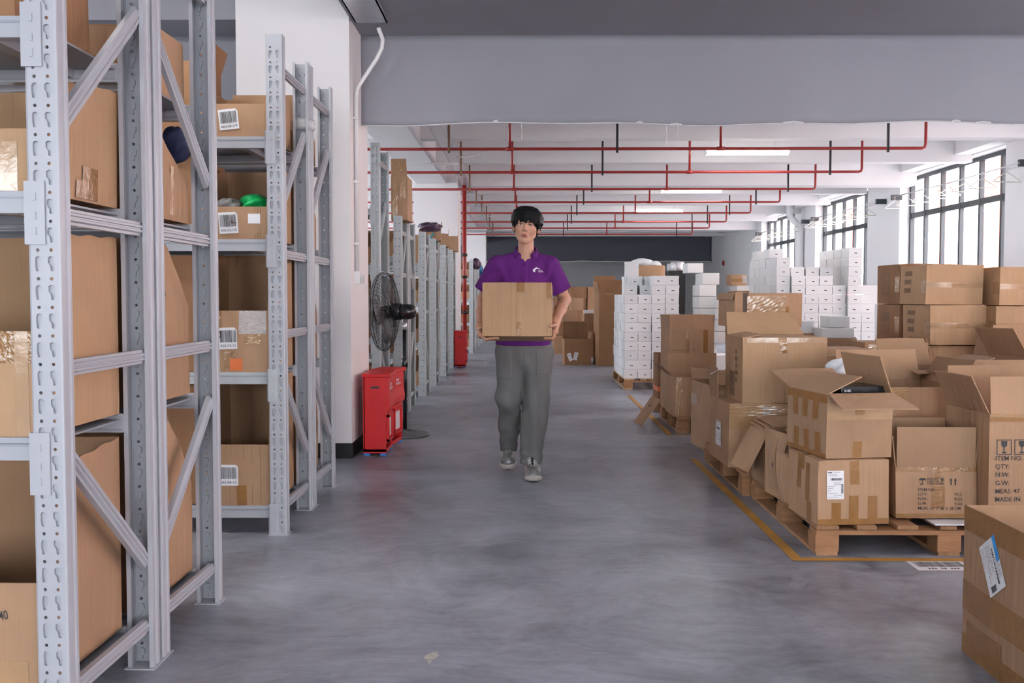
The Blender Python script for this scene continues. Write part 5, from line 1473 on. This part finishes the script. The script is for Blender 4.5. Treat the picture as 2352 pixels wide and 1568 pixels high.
for s_ in (-1, 1):
    for k in range(12):
        yy = -.05 + .125 * k / 11; out = math.sqrt(max(.1, 1 - ((yy - .02) / .12) ** 2))
        a = hp(s_ * .080 * out, yy, .092); a2 = hp(s_ * .096 * out, yy - .002, .058); b = hp(s_ * .098 * out, yy - .005, .026); c_ = hp(s_ * (.086 * out + hr.uniform(-.003, .003)), yy - .006, (.004 if k < 3 else .012 if k < 8 else -.030) - .010 * hr.random())
        f.cap(a, a2, .012, .012, .008); f.cap(a2, b, .012, .011, .008); f.cap(b, c_, .011, .0045, .006)
for k in range(26):
    q = hr.uniform(0, 6.28); r0 = hr.uniform(.0, .07); a = hp(r0 * math.cos(q), .02 + r0 * math.sin(q), .115 - r0 * .3); b = hp((r0 + .045) * math.cos(q), .02 + (r0 + .045) * math.sin(q), .108 - (r0 + .03) ** 2 * 6)
    f.cap(a, b, .010, .006, .006)
Pp, Qp = f.mesh()
hair = link('hair', np_mesh('hair', [(Pp, Qp)], 'hair', OFF), person)

# ---- polo shirt
f = Field((-.36, 6.50, .86), (.36, 6.93, 1.55), .0046)
f.ell((-.005, 6.745, 1.27), (.190, .118, .235), .03); f.ell((-.002, 6.745, 1.02), (.203, .136, .34), .06)
f.cap((-.15, 6.745, 1.415), (.14, 6.745, 1.415), .070, None, .05)
for s_ in (-1, 1): f.cap((.005 + s_ * .045, 6.745, 1.475), (s_ * .155 - .005, 6.745, 1.438), .040, .050, .04)
slv = [((-.185, 6.74, 1.418), (-.272, 6.772, 1.255)), ((.168, 6.74, 1.418), (.248, 6.770, 1.255))]
for a, b in slv: f.cap(a, b, .074, .074, .035)
XX = f.pts((slice(None),) * 3); x, y, z = XX[..., 0], XX[..., 1], XX[..., 2]
fold = .0040 * np.sin(34 * (z + .55 * np.abs(x)) + 3 * np.sin(9 * x)) * np.clip((1.35 - z) * 5, 0, 1) * np.clip((z - .92) * 12, 0, 1) * .6 + .0035 * np.sin(55 * (np.abs(x) * .9 - z * .55) + 1.1) * np.clip(1 - np.abs(np.abs(x) - .15) / .07, 0, 1) * np.clip((z - 1.1) * 4, 0, 1) + .0010 * np.sin(75 * x + 8 * z) * np.clip((1.06 - z) * 6, 0, 1)
f.D = (f.D + 1.7 * fold).astype(np.float32)
# placket strip
f.D = np.where((np.abs(x - .0) < .016) & (y < 6.72) & (z > 1.30) & (z < 1.47), f.D - .0030, f.D).astype(np.float32)
f.cut((0, 6.7, .888), (0, 0, -1))
for a, b in slv:
    d = np.array(b) - np.array(a); n_ = d / np.linalg.norm(d); pl = (XX - np.array(b)) @ n_
    side = (x < -.20) if b[0] < 0 else (x > .175)
    f.D = np.where(side & (z < 1.33), np.maximum(f.D, pl), f.D).astype(np.float32)
# neck hole and open V
nk = np.sqrt(((x - .008) / .060) ** 2 + ((y - 6.735) / .064) ** 2) - 1
f.D = np.where(z > 1.47, np.maximum(f.D, (-nk * .06).astype(np.float32)), f.D)
vv = np.abs(x - .004) - (z - 1.448) * .72
f.D = np.where(y < 6.735, np.maximum(f.D, -np.maximum(vv, 6.50 - y)), f.D).astype(np.float32)
Ps, Qs = f.mesh(); shirt = link('polo_shirt', np_mesh('polo_shirt', [(Ps, Qs)], 'polo', OFF), person)
bvh = BVHTree.FromPolygons([tuple(v.co) for v in shirt.data.vertices], [tuple(p.vertices) for p in shirt.data.polygons])
def on_shirt(x_, z_, off=.002):
    h = bvh.ray_cast(Vector((x_, -.6, z_)), Vector((0, 1, 0)))
    return (x_, (h[0].y if h[0] else -.1) - off, z_)
# collar
m_ = MB(); n = 36
for i in range(n + 1):
    ph = math.radians(-150 + 300 * i / n); fr = abs(ph) / math.pi * 1.0        # 0 at the back
    front = max(0.0, (abs(ph) - 1.0) / 1.8)
    cx, cy = .008, 6.738 - OFF[1]
    rt, rb_ = .065 - .001 * front, .088 + .014 * front
    zt = 1.556 - .066 * front ** 1.3; zb = 1.502 - .022 * front - .022 * max(0, (front - .55) / .45)
    dx, dy = math.sin(ph), math.cos(ph)
    for (r_, z_) in ((rt, zt - .035), (rt, zt), (rt + .006, zt + .004), (rb_, zb), (rb_ - .005, zb - .001), (rt + .004, zt - .03)):
        k2 = 1 - (.20 * front ** 2 if r_ > rt + .01 else 0); m_.v.append((cx + math.sin(ph * k2) * r_, cy + math.cos(ph * k2) * r_ * 1.02, z_))
for i in range(n):
    for j in range(5): a = i * 6 + j; m_.f.append((a, a + 6, a + 7, a + 1))
m_.f.append(tuple(range(6))); m_.f.append(tuple(range(n * 6 + 5, n * 6 - 1, -1)))
m_.build('collar', 'polo', shirt, True)
for z_ in (1.435, 1.385):
    p = on_shirt(.0, z_, .001); m2 = MB(); m2.lathe([(.0052, 0), (.0052, .002), (.003, .0028)], (0, 0, 0), 12); m2.xf(Matrix.Translation(p) @ Matrix.Rotation(math.pi / 2, 4, 'X')); m2.build('button', 'polo', shirt, True)
# white cloud-like emblem with two tiny lines of lettering
lg = [(-.030, -.008), (-.034, .000), (-.030, .008), (-.022, .011), (-.016, .018), (-.006, .020), (.002, .015), (.010, .012), (.018, .004), (.006, .008), (-.004, .012), (-.012, .008), (-.018, .000), (-.022, -.004), (-.016, -.010), (-.024, -.012)]
m_ = MB(); cx, cz = .088, 1.392
tri = tessellate_polygon([[Vector((a, b, 0)) for a, b in lg]]); m_.v = [on_shirt(cx + a, cz + b, .0022) for a, b in lg]; m_.f = [tuple(t) for t in tri]; m_.build('emblem', 'logo_white', shirt)
m_ = MB()
for k, zz in enumerate((-.004, -.012)):
    for q in range(5):
        x0 = cx - .002 + q * .0068 + k * .006; m_.poly([on_shirt(x0 + a, cz + zz + b, .0022) for a, b in ((0, 0), (.0056, .0006), (.0050, .0042), (.0006, .0038))])
m_.build('emblem_lettering', 'logo_white', shirt)

# ---- trousers
f = Field((-.27, 6.55, .05), (.25, 7.14, .95), .0050)
f.ell((-.003, 6.75, .85), (.194, .122, .16), .03)
f.cap((-.090, 6.752, .83), (-.104, 6.775, .53), .104, .086, .03); f.cap((-.104, 6.775, .53), (-.113, 7.015, .15), .086, .061, .035)
f.cap((.088, 6.748, .83), (.073, 6.735, .53), .108, .093, .03); f.cap((.073, 6.735, .53), (.050, 6.735, .07), .093, .074, .035)
XX = f.pts((slice(None),) * 3); x, y, z = XX[..., 0], XX[..., 1], XX[..., 2]
rg = (x > np.where(z < .45, -.040, -.015))
fold = np.where(rg, 0.0085 * np.sin(62 * (x - .03 * np.sin(4 * z)) + 7 * z) * np.clip((.72 - z) * 2.2, 0, 1) + .005 * np.sin(70 * z + 20 * x) * np.clip(1 - np.abs(z - .15) / .08, 0, 1),
                .010 * np.sin(30 * z + 26 * x) * np.clip(1 - np.abs(z - .45) / .25, 0, 1) + .006 * np.sin(60 * z - 30 * x) * np.clip(1 - np.abs(z - .24) / .1, 0, 1))
fold = fold + .006 * np.sin(40 * x + 30 * z) * np.clip(1 - np.abs(z - .76) / .12, 0, 1) * np.clip(1 - np.abs(x) / .1, 0, 1)
f.D = (f.D + fold).astype(np.float32)
for x0, x1, z0, z1 in ((-.185, -.088, .665, .86), (.075, .185, .695, .86)):
    f.D = np.where((x > x0) & (x < x1) & (z > z0) & (z < z1) & (y < 6.74), f.D - .0045, f.D).astype(np.float32)
f.D = np.where((np.abs(x + .012 - (z - .80) * .05) < .004) & (y < 6.72) & (z > .76), f.D + .004, f.D).astype(np.float32)
f.D = np.where(rg, np.maximum(f.D, .088 - z + .08 * (y - 6.72)), np.maximum(f.D, .118 - z + .30 * (y - 7.0))).astype(np.float32)
f.cut((0, 6.7, .935), (0, 0, 1))
Pt, Qt = f.mesh(); link('trousers', np_mesh('trousers', [(Pt, Qt)], 'trouser', OFF), person)

# ---- trainers
def shoe():
    f = Field((-.07, -.17, -.01), (.07, .17, .16), .0035)
    f.cap((0, -.085, .043), (0, .095, .05), .047, .043, .02, sc=(1, 1, .9)); f.cap((0, -.035, .062), (0, .075, .105), .036, .043, .03); f.cap((0, .07, .08), (0, .085, .145), .040, .040, .02)
    f.cap((-.014, -.10, .036), (.014, -.10, .036), .036, None, .02); f.cut((0, 0, .026), (0, 0, -1)); f.cut((0, 0, .135), (0, -.15, 1))
    up = np_mesh('shoe', [f.mesh()], 'shoe_upper')
    f = Field((-.075, -.18, -.01), (.075, .18, .07), .0035)
    f.cap((0, -.088, .020), (0, .098, .022), .049, .045, .02, sc=(1, 1, .40)); f.cap((-.010, -.105, .022), (.010, -.105, .022), .040, None, .02, sc=(1, 1, .42)); f.cut((0, 0, .006), (0, 0, -1))
    so = np_mesh('sole', [f.mesh()], 'shoe_sole')
    tr = MB(); tr.v = []; 
    outl = [(.047 * math.cos(q) * (1.0 if math.sin(q) < 0 else .92), .143 * math.sin(q)) for q in [2 * math.pi * k / 24 for k in range(24)]]
    k = len(outl); tr.v = [(a, b, 0) for a, b in outl] + [(a, b, .010) for a, b in outl]; tr.f = [tuple(range(k - 1, -1, -1)), tuple(range(k, 2 * k))] + [(i, (i + 1) % k, k + (i + 1) % k, k + i) for i in range(k)]
    return up, so, tr.mesh('tread', 'shoe_tread')
su, ss, st_ = shoe()
def place_shoe(loc, rot):
    o = link('shoe', su, person, Vector(loc) - Vector(OFF), rot); link('sole', ss, o); link('tread', st_, o)
    for k in range(5):
        yy = -.070 + k * .024; zz = .082 + k * .0125
        MB().tube([(-.030, yy + .004, zz - .014), (-.012, yy, zz + .002), (.012, yy - .002, zz + .002), (.030, yy + .010, zz - .012)], .0038, 6).build('lace', 'lace', o, True)
        MB().tube([(.030, yy + .004, zz - .014), (.012, yy + .006, zz + .004), (-.012, yy + .010, zz + .004), (-.030, yy + .020, zz - .006)], .0034, 6).build('lace', 'lace', o, True)
    MB().tube([(0, -.088, .066), (0, -.05, .088), (0, .0, .116), (0, .03, .132)], [.006, .010, .011, .010], 10).build('tongue', 'shoe_dark', o, True)
    MB().tube([(.052 * math.cos(q), -.088 + .058 * math.sin(q) , .030 + .004 * abs(math.sin(q))) for q in [math.pi + math.pi * k / 10 for k in range(11)]], [.006 + .005 * math.sin(math.pi * k / 10) for k in range(11)], 8).build('toe_guard', 'shoe_sole', o, True)
    for s_ in (-1, 1):
        MB().tube([(s_ * .024, -.105, .058), (s_ * .036, -.075, .064), (s_ * .040, -.03, .075), (s_ * .040, .02, .088)], [.005, .008, .008, .005], 6).build('overlay', 'shoe_overlay', o, True)
        MB().tube([(s_ * .044, -.09, .045), (s_ * .048, -.03, .060), (s_ * .044, .03, .075), (s_ * .042, .08, .05)], [.003, .007, .007, .004], 6).build('side_panel', 'shoe_sole', o, True)
place_shoe((.052, 6.63, 0.0), (0, 0, .05))
place_shoe((-.113, 7.035, .066), (.42, 0, -.03))

# ---- the carried carton
cb = Carton('closed carton held in front of him by the man in purple', 0, BX['W'], 0, BX['D'], 0, BX['H'], 0, 'kraft_light', bulge=.004, seed=3)
cb.sh = [0] * 4
cb.o.location = (-.041, 6.455, .945); cb.o.rotation_euler = (-.15, 0, -.05)
cb.patch('F', .495, .82, .60, 1.0); cb.patch('F', .495, .0, .56, .26); cb.patch('F', .92, .70, .985, 1.0); cb.scrunch('F', .03, .88, .085, .96); cb.scrunch('F', .49, .02, .56, .10); cb.scrunch('F', .94, .0, .985, .16)
cb.patch('R', .08, .55, .4, .8, 'paper', 'label'); cb.rects('F', [(.487, .0, .492, 1.0)], 'ink_brown'); cb.seal()
# ------------------------------------------------------------------ red fire extinguisher cabinets
def fire_box(label, x0, y0, w=.205, d=.36, h=.63, rz=0.0):
    """red cabinet, side panel with a hand slot towards -y, stepped door towards the aisle (+x)"""
    r = tag(empty('extinguisher_cabinet', (x0, y0, 0), rz), label, 'cabinet', 'red extinguisher cabinets')
    m_ = MB(); m_.box(.006, w - .03, 0, .012, .02, h - .03); m_.box(.006, w - .03, d - .012, d, .02, h - .03); m_.box(0, .012, 0, d, .02, h - .03); m_.box(.0, w - .03, 0, d, .02, .05)
    m_.box(.0, w - .028, -.001, .0, .02, .03)
    m_.build('body', 'red_box', r)
    m_ = MB(); m_.box(.06, .125, -.0015, .001, h - .115, h - .098); m_.build('hand_slot', 'ink', r)
    m_ = MB(); m_.box(.058, .127, -.006, -.001, h - .128, h - .114); m_.build('slot_lip', 'red_box', r)
    m_ = MB(); m_.box(-.006, w + .004, -.008, d + .008, h - .03, h); o = m_.build('lid', 'red_box', r); bv = o.modifiers.new('e', 'BEVEL'); bv.width = .004
    # door: upper half bulges, lower half recessed with a rim
    m_ = MB(); pr = [(w - .03, .09), (w - .03, .33), (w - .005, .36), (w - .002, .40), (w - .012, .47), (w - .012, h - .03), (w - .04, h - .03), (w - .04, .09)]
    n = len(pr); m_.v = [(a, .012, b) for a, b in pr] + [(a, d - .012, b) for a, b in pr]
    m_.f = [tuple(range(n - 1, -1, -1)), tuple(range(n, 2 * n))] + [(i, (i + 1) % n, n + (i + 1) % n, n + i) for i in range(n)]
    dr = m_.build('door', 'red_box', r)
    m_ = MB(); m_.box(w - .031, w - .012, .05, .075, .10, .31); m_.box(w - .031, w - .012, d - .075, d - .05, .10, .31); m_.box(w - .031, w - .012, .05, d - .05, .29, .315); m_.box(w - .031, w - .012, .05, d - .05, .10, .12); m_.build('door_rim', 'red_box', dr)
    m_ = MB(); m_.poly([(w - .0285, .08, .13), (w - .0285, d - .08, .13), (w - .0285, d - .08, .28), (w - .0285, .08, .28)]); m_.build('door_window', 'plastic_white', dr)
    for k in range(5):
        m_ = MB(); yy = .10 + (k % 3) * .05; m_.poly([(w - .0105, yy, .50 + .03 * (k // 3)), (w - .0105, yy + .03, .50 + .03 * (k // 3)), (w - .0105, yy + .03, .52 + .03 * (k // 3)), (w - .0105, yy, .52 + .03 * (k // 3))]); m_.build('lettering', 'paper', dr)
    for xx, yy in ((.004, .0), (w - .075, .0), (.004, d - .05), (w - .075, d - .05)):
        MB().box(xx, xx + .045, yy, yy + .05, 0, .022).build('foot', 'blue_foot', r)
    return r
fire_box('red fire extinguisher cabinet closest to the camera, with a hand slot and blue feet', -1.234, 7.56)
fire_box('red fire extinguisher cabinet tucked behind the first, next to the fan', -1.245, 7.97, rz=-.12)
fire_box('red fire extinguisher cabinet at the foot of the red standpipe', -1.20, 16.95, w=.22)

# ------------------------------------------------------------------ standing fan
FX, FY = -1.047, 8.66
r = tag(empty('standing_fan', (FX, FY, 0)), 'black standing fan with a wire cage beside the red cabinets', 'fan')
b = MB(); b.lathe([(.205, 0), (.212, .008), (.210, .020), (.195, .028), (.06, .044), (.03, .060)], (0, 0, 0), 40); bo = b.build('base', 'iron_base', r, True)
for k in range(16):
    q = 2 * math.pi * k / 16; m_ = MB(); m_.tube([((.05 + .14 * t) * math.cos(q + t * .7), (.05 + .14 * t) * math.sin(q + t * .7), .045 - .016 * t) for t in (0, .25, .5, .75, 1)], .0045, 5); m_.build('base_rib', 'iron_base', bo, True)
MB().tube([(0, 0, .04), (0, 0, .95)], .0175, 14).build('pole', 'plastic_black', r, True)
MB().lathe([(.026, .60), (.028, .61), (.028, .67), (.022, .68)], (0, 0, 0), 14).build('height_collar', 'plastic_black', r, True)
MB().tube([(0, 0, .93), (0, 0, .99)], .022, 12).build('neck', 'zinc', r, True)
axis = Vector((-.985, .17, 0)).normalized(); cz = 1.085
A = Matrix.Translation((0.0, 0, cz)) @ axis.to_track_quat('Z', 'Y').to_matrix().to_4x4()   # local z = blowing direction
m_ = MB(); m_.lathe([(.012, -.105), (.045, -.095), (.062, -.07), (.068, -.03), (.068, .01), (.064, .03)], (0, 0, 0), 28); m_.xf(A); mo = m_.build('motor', 'plastic_black', r, True)
m_ = MB(); m_.lathe([(.072, .03), (.074, .04), (.074, .085), (.06, .10)], (0, 0, 0), 28); m_.xf(A); m_.build('motor_ring', 'plastic_black', r, True)
m_ = MB(); m_.lathe([(.014, -.108), (.016, -.112), (.008, -.116)], (0, 0, 0), 12); m_.xf(A); m_.build('knob', 'zinc', mo, True)
RC = .345
cage = MB()
for rr, z_ in ((RC, .18), (RC * .985, .155), (RC * .985, .205), (RC * .72, .115), (RC * .72, .245), (RC * .42, .098), (RC * .42, .262)):
    cage.tube([(rr * math.cos(2 * math.pi * k / 48), rr * math.sin(2 * math.pi * k / 48), z_) for k in range(49)], .0042 if rr == RC else .0022, 5, False)
cage.xf(A); cage.build('cage_ring', 'wire_dark', r, True)
for sgn, zc in ((-1, .10), (1, .262)):
    m_ = MB()
    for k in range(56):
        q = 2 * math.pi * k / 56
        m_.tube([(rr * math.cos(q + .12 * (1 - rr / RC)), rr * math.sin(q + .12 * (1 - rr / RC)), z_) for rr, z_ in ((.055, zc), (RC * .42, zc - sgn * .003), (RC * .72, zc - sgn * .016), (RC * .93, zc - sgn * .045), (RC, .18))], .0017, 4, False)
    m_.xf(A); m_.build('cage_wires', 'wire_dark', r, True)
m_ = MB(); m_.lathe([(.06, .262), (.062, .268), (.05, .274)], (0, 0, 0), 24); m_.xf(A); m_.build('badge', 'plastic_black', r, True)
m_ = MB(); m_.lathe([(.05, .12), (.055, .13), (.055, .20), (.03, .215)], (0, 0, 0), 20); m_.xf(A); m_.build('hub', 'plastic_black', r, True)
for k in range(3):
    q0 = 2 * math.pi * k / 3; m_ = MB(); n = 8
    for j in range(n + 1):
        rr = .05 + (RC - .09) * j / n; wd_ = .35 + .35 * math.sin(math.pi * (j + 1) / (n + 2))
        for s_ in (-1, 1):
            q = q0 + s_ * wd_ * (.75 if j < n else .5); m_.v.append((rr * math.cos(q), rr * math.sin(q), .17 + s_ * .032 * (1 - .4 * j / n)))
    for j in range(n): m_.f.append((2 * j, 2 * j + 1, 2 * j + 3, 2 * j + 2))
    m_.xf(A); o = m_.build('blade', 'iron_base', r, True); so = o.modifiers.new('thickness', 'SOLIDIFY'); so.thickness = .003

# ------------------------------------------------------------------ drying rods with wire hangers in front of the windows
hm = MB()
hm.tube([(0, 0, -.012), (.012, 0, -.002), (.016, 0, .014), (.006, 0, .026), (-.008, 0, .022)], .004, 5); hm.tube([(0, 0, -.012), (0, 0, -.07)], .004, 5)
hm.tube([(0, 0, -.07), (-.205, 0, -.20), (-.20, 0, -.215), (.20, 0, -.215), (.205, 0, -.20), (0, 0, -.07)], .0085, 6)
HM = hm.mesh('wire_hanger', 'hanger_white', True)
for (y0, y1, n, nm) in ((14.4, 19.4, 8, 'nearest'), (20.2, 24.8, 8, 'middle'), (25.6, 30.7, 8, 'farthest')):
    r = tag(empty('clothes_rail', (7.06, y0, 3.12)), 'thin rail with hangers across the %s window' % nm, 'rail', 'rails across the windows')
    MB().tube([(0, 0, 0), (0, (y1 - y0) / 2, -.02), (0, y1 - y0, 0)], .010, 6).build('rail', 'zinc', r, True)
    for yy in (.02, y1 - y0 - .02):
        MB().box(0, .20, yy - .03, yy + .03, -.05, .05).build('bracket', 'window_frame', r)
    hr2 = random.Random(int(y0))
    for k in range(n):
        yy = y0 + .45 + (y1 - y0 - .7) * k / (n - 1) + hr2.uniform(-.12, .12)
        o = link('wire_hanger', HM, None, (7.06, yy, 3.105), (0, hr2.uniform(-.05, .05), hr2.uniform(-.35, .35)))
        tag(o, 'white hanger on the rail of the %s window, %s from the camera' % (nm, ['first', 'second', 'third', 'fourth', 'fifth', 'sixth', 'seventh', 'eighth'][k]), 'hanger', 'white hangers on the rails')

# ------------------------------------------------------------------ small things at the far end
X, Z = at(1668, 604, 36.5)
r = tag(empty('fire_alarm', (XR, 36.5, 1.22 + 2.9)), 'small red fire alarm on the right wall near the far curtain', 'alarm'); r.location.z = Z
m_ = MB(); m_.lathe([(.10, 0), (.10, .03), (.07, .06), (.02, .07)], (0, 0, 0), 16); m_.xf(Matrix.Rotation(-math.pi / 2, 4, 'Y')); m_.build('alarm_body', 'red_pipe', r, True)
xa, za = at(1536, 622, 18.6); xb, zb = at(1574, 664, 18.6)
o = MB().box(xa, xb, 0, .6, 0, za).build('dark_crate', 'black_paint', None, False, (0, 18.6, 0)); tag(o, 'black crate standing behind the round-sided carton', 'crate')
m_ = MB(); m_.lathe([(.12, 0), (.13, .02), (.13, .16), (.12, .18)], ((xa + xb) / 2 + .05, 18.9, za + .001), 20); tag(m_.build('film_roll', 'zinc', None, True), 'shiny roll of film on the black crate', 'roll')
m_ = MB(); m_.lathe([(.09, 0), (.10, .02), (.10, .12), (.09, .14)], (xa + .10, 18.85, za + .001), 20); tag(m_.build('film_roll', 'film', None, True), 'smaller clear roll of film on the black crate', 'roll')
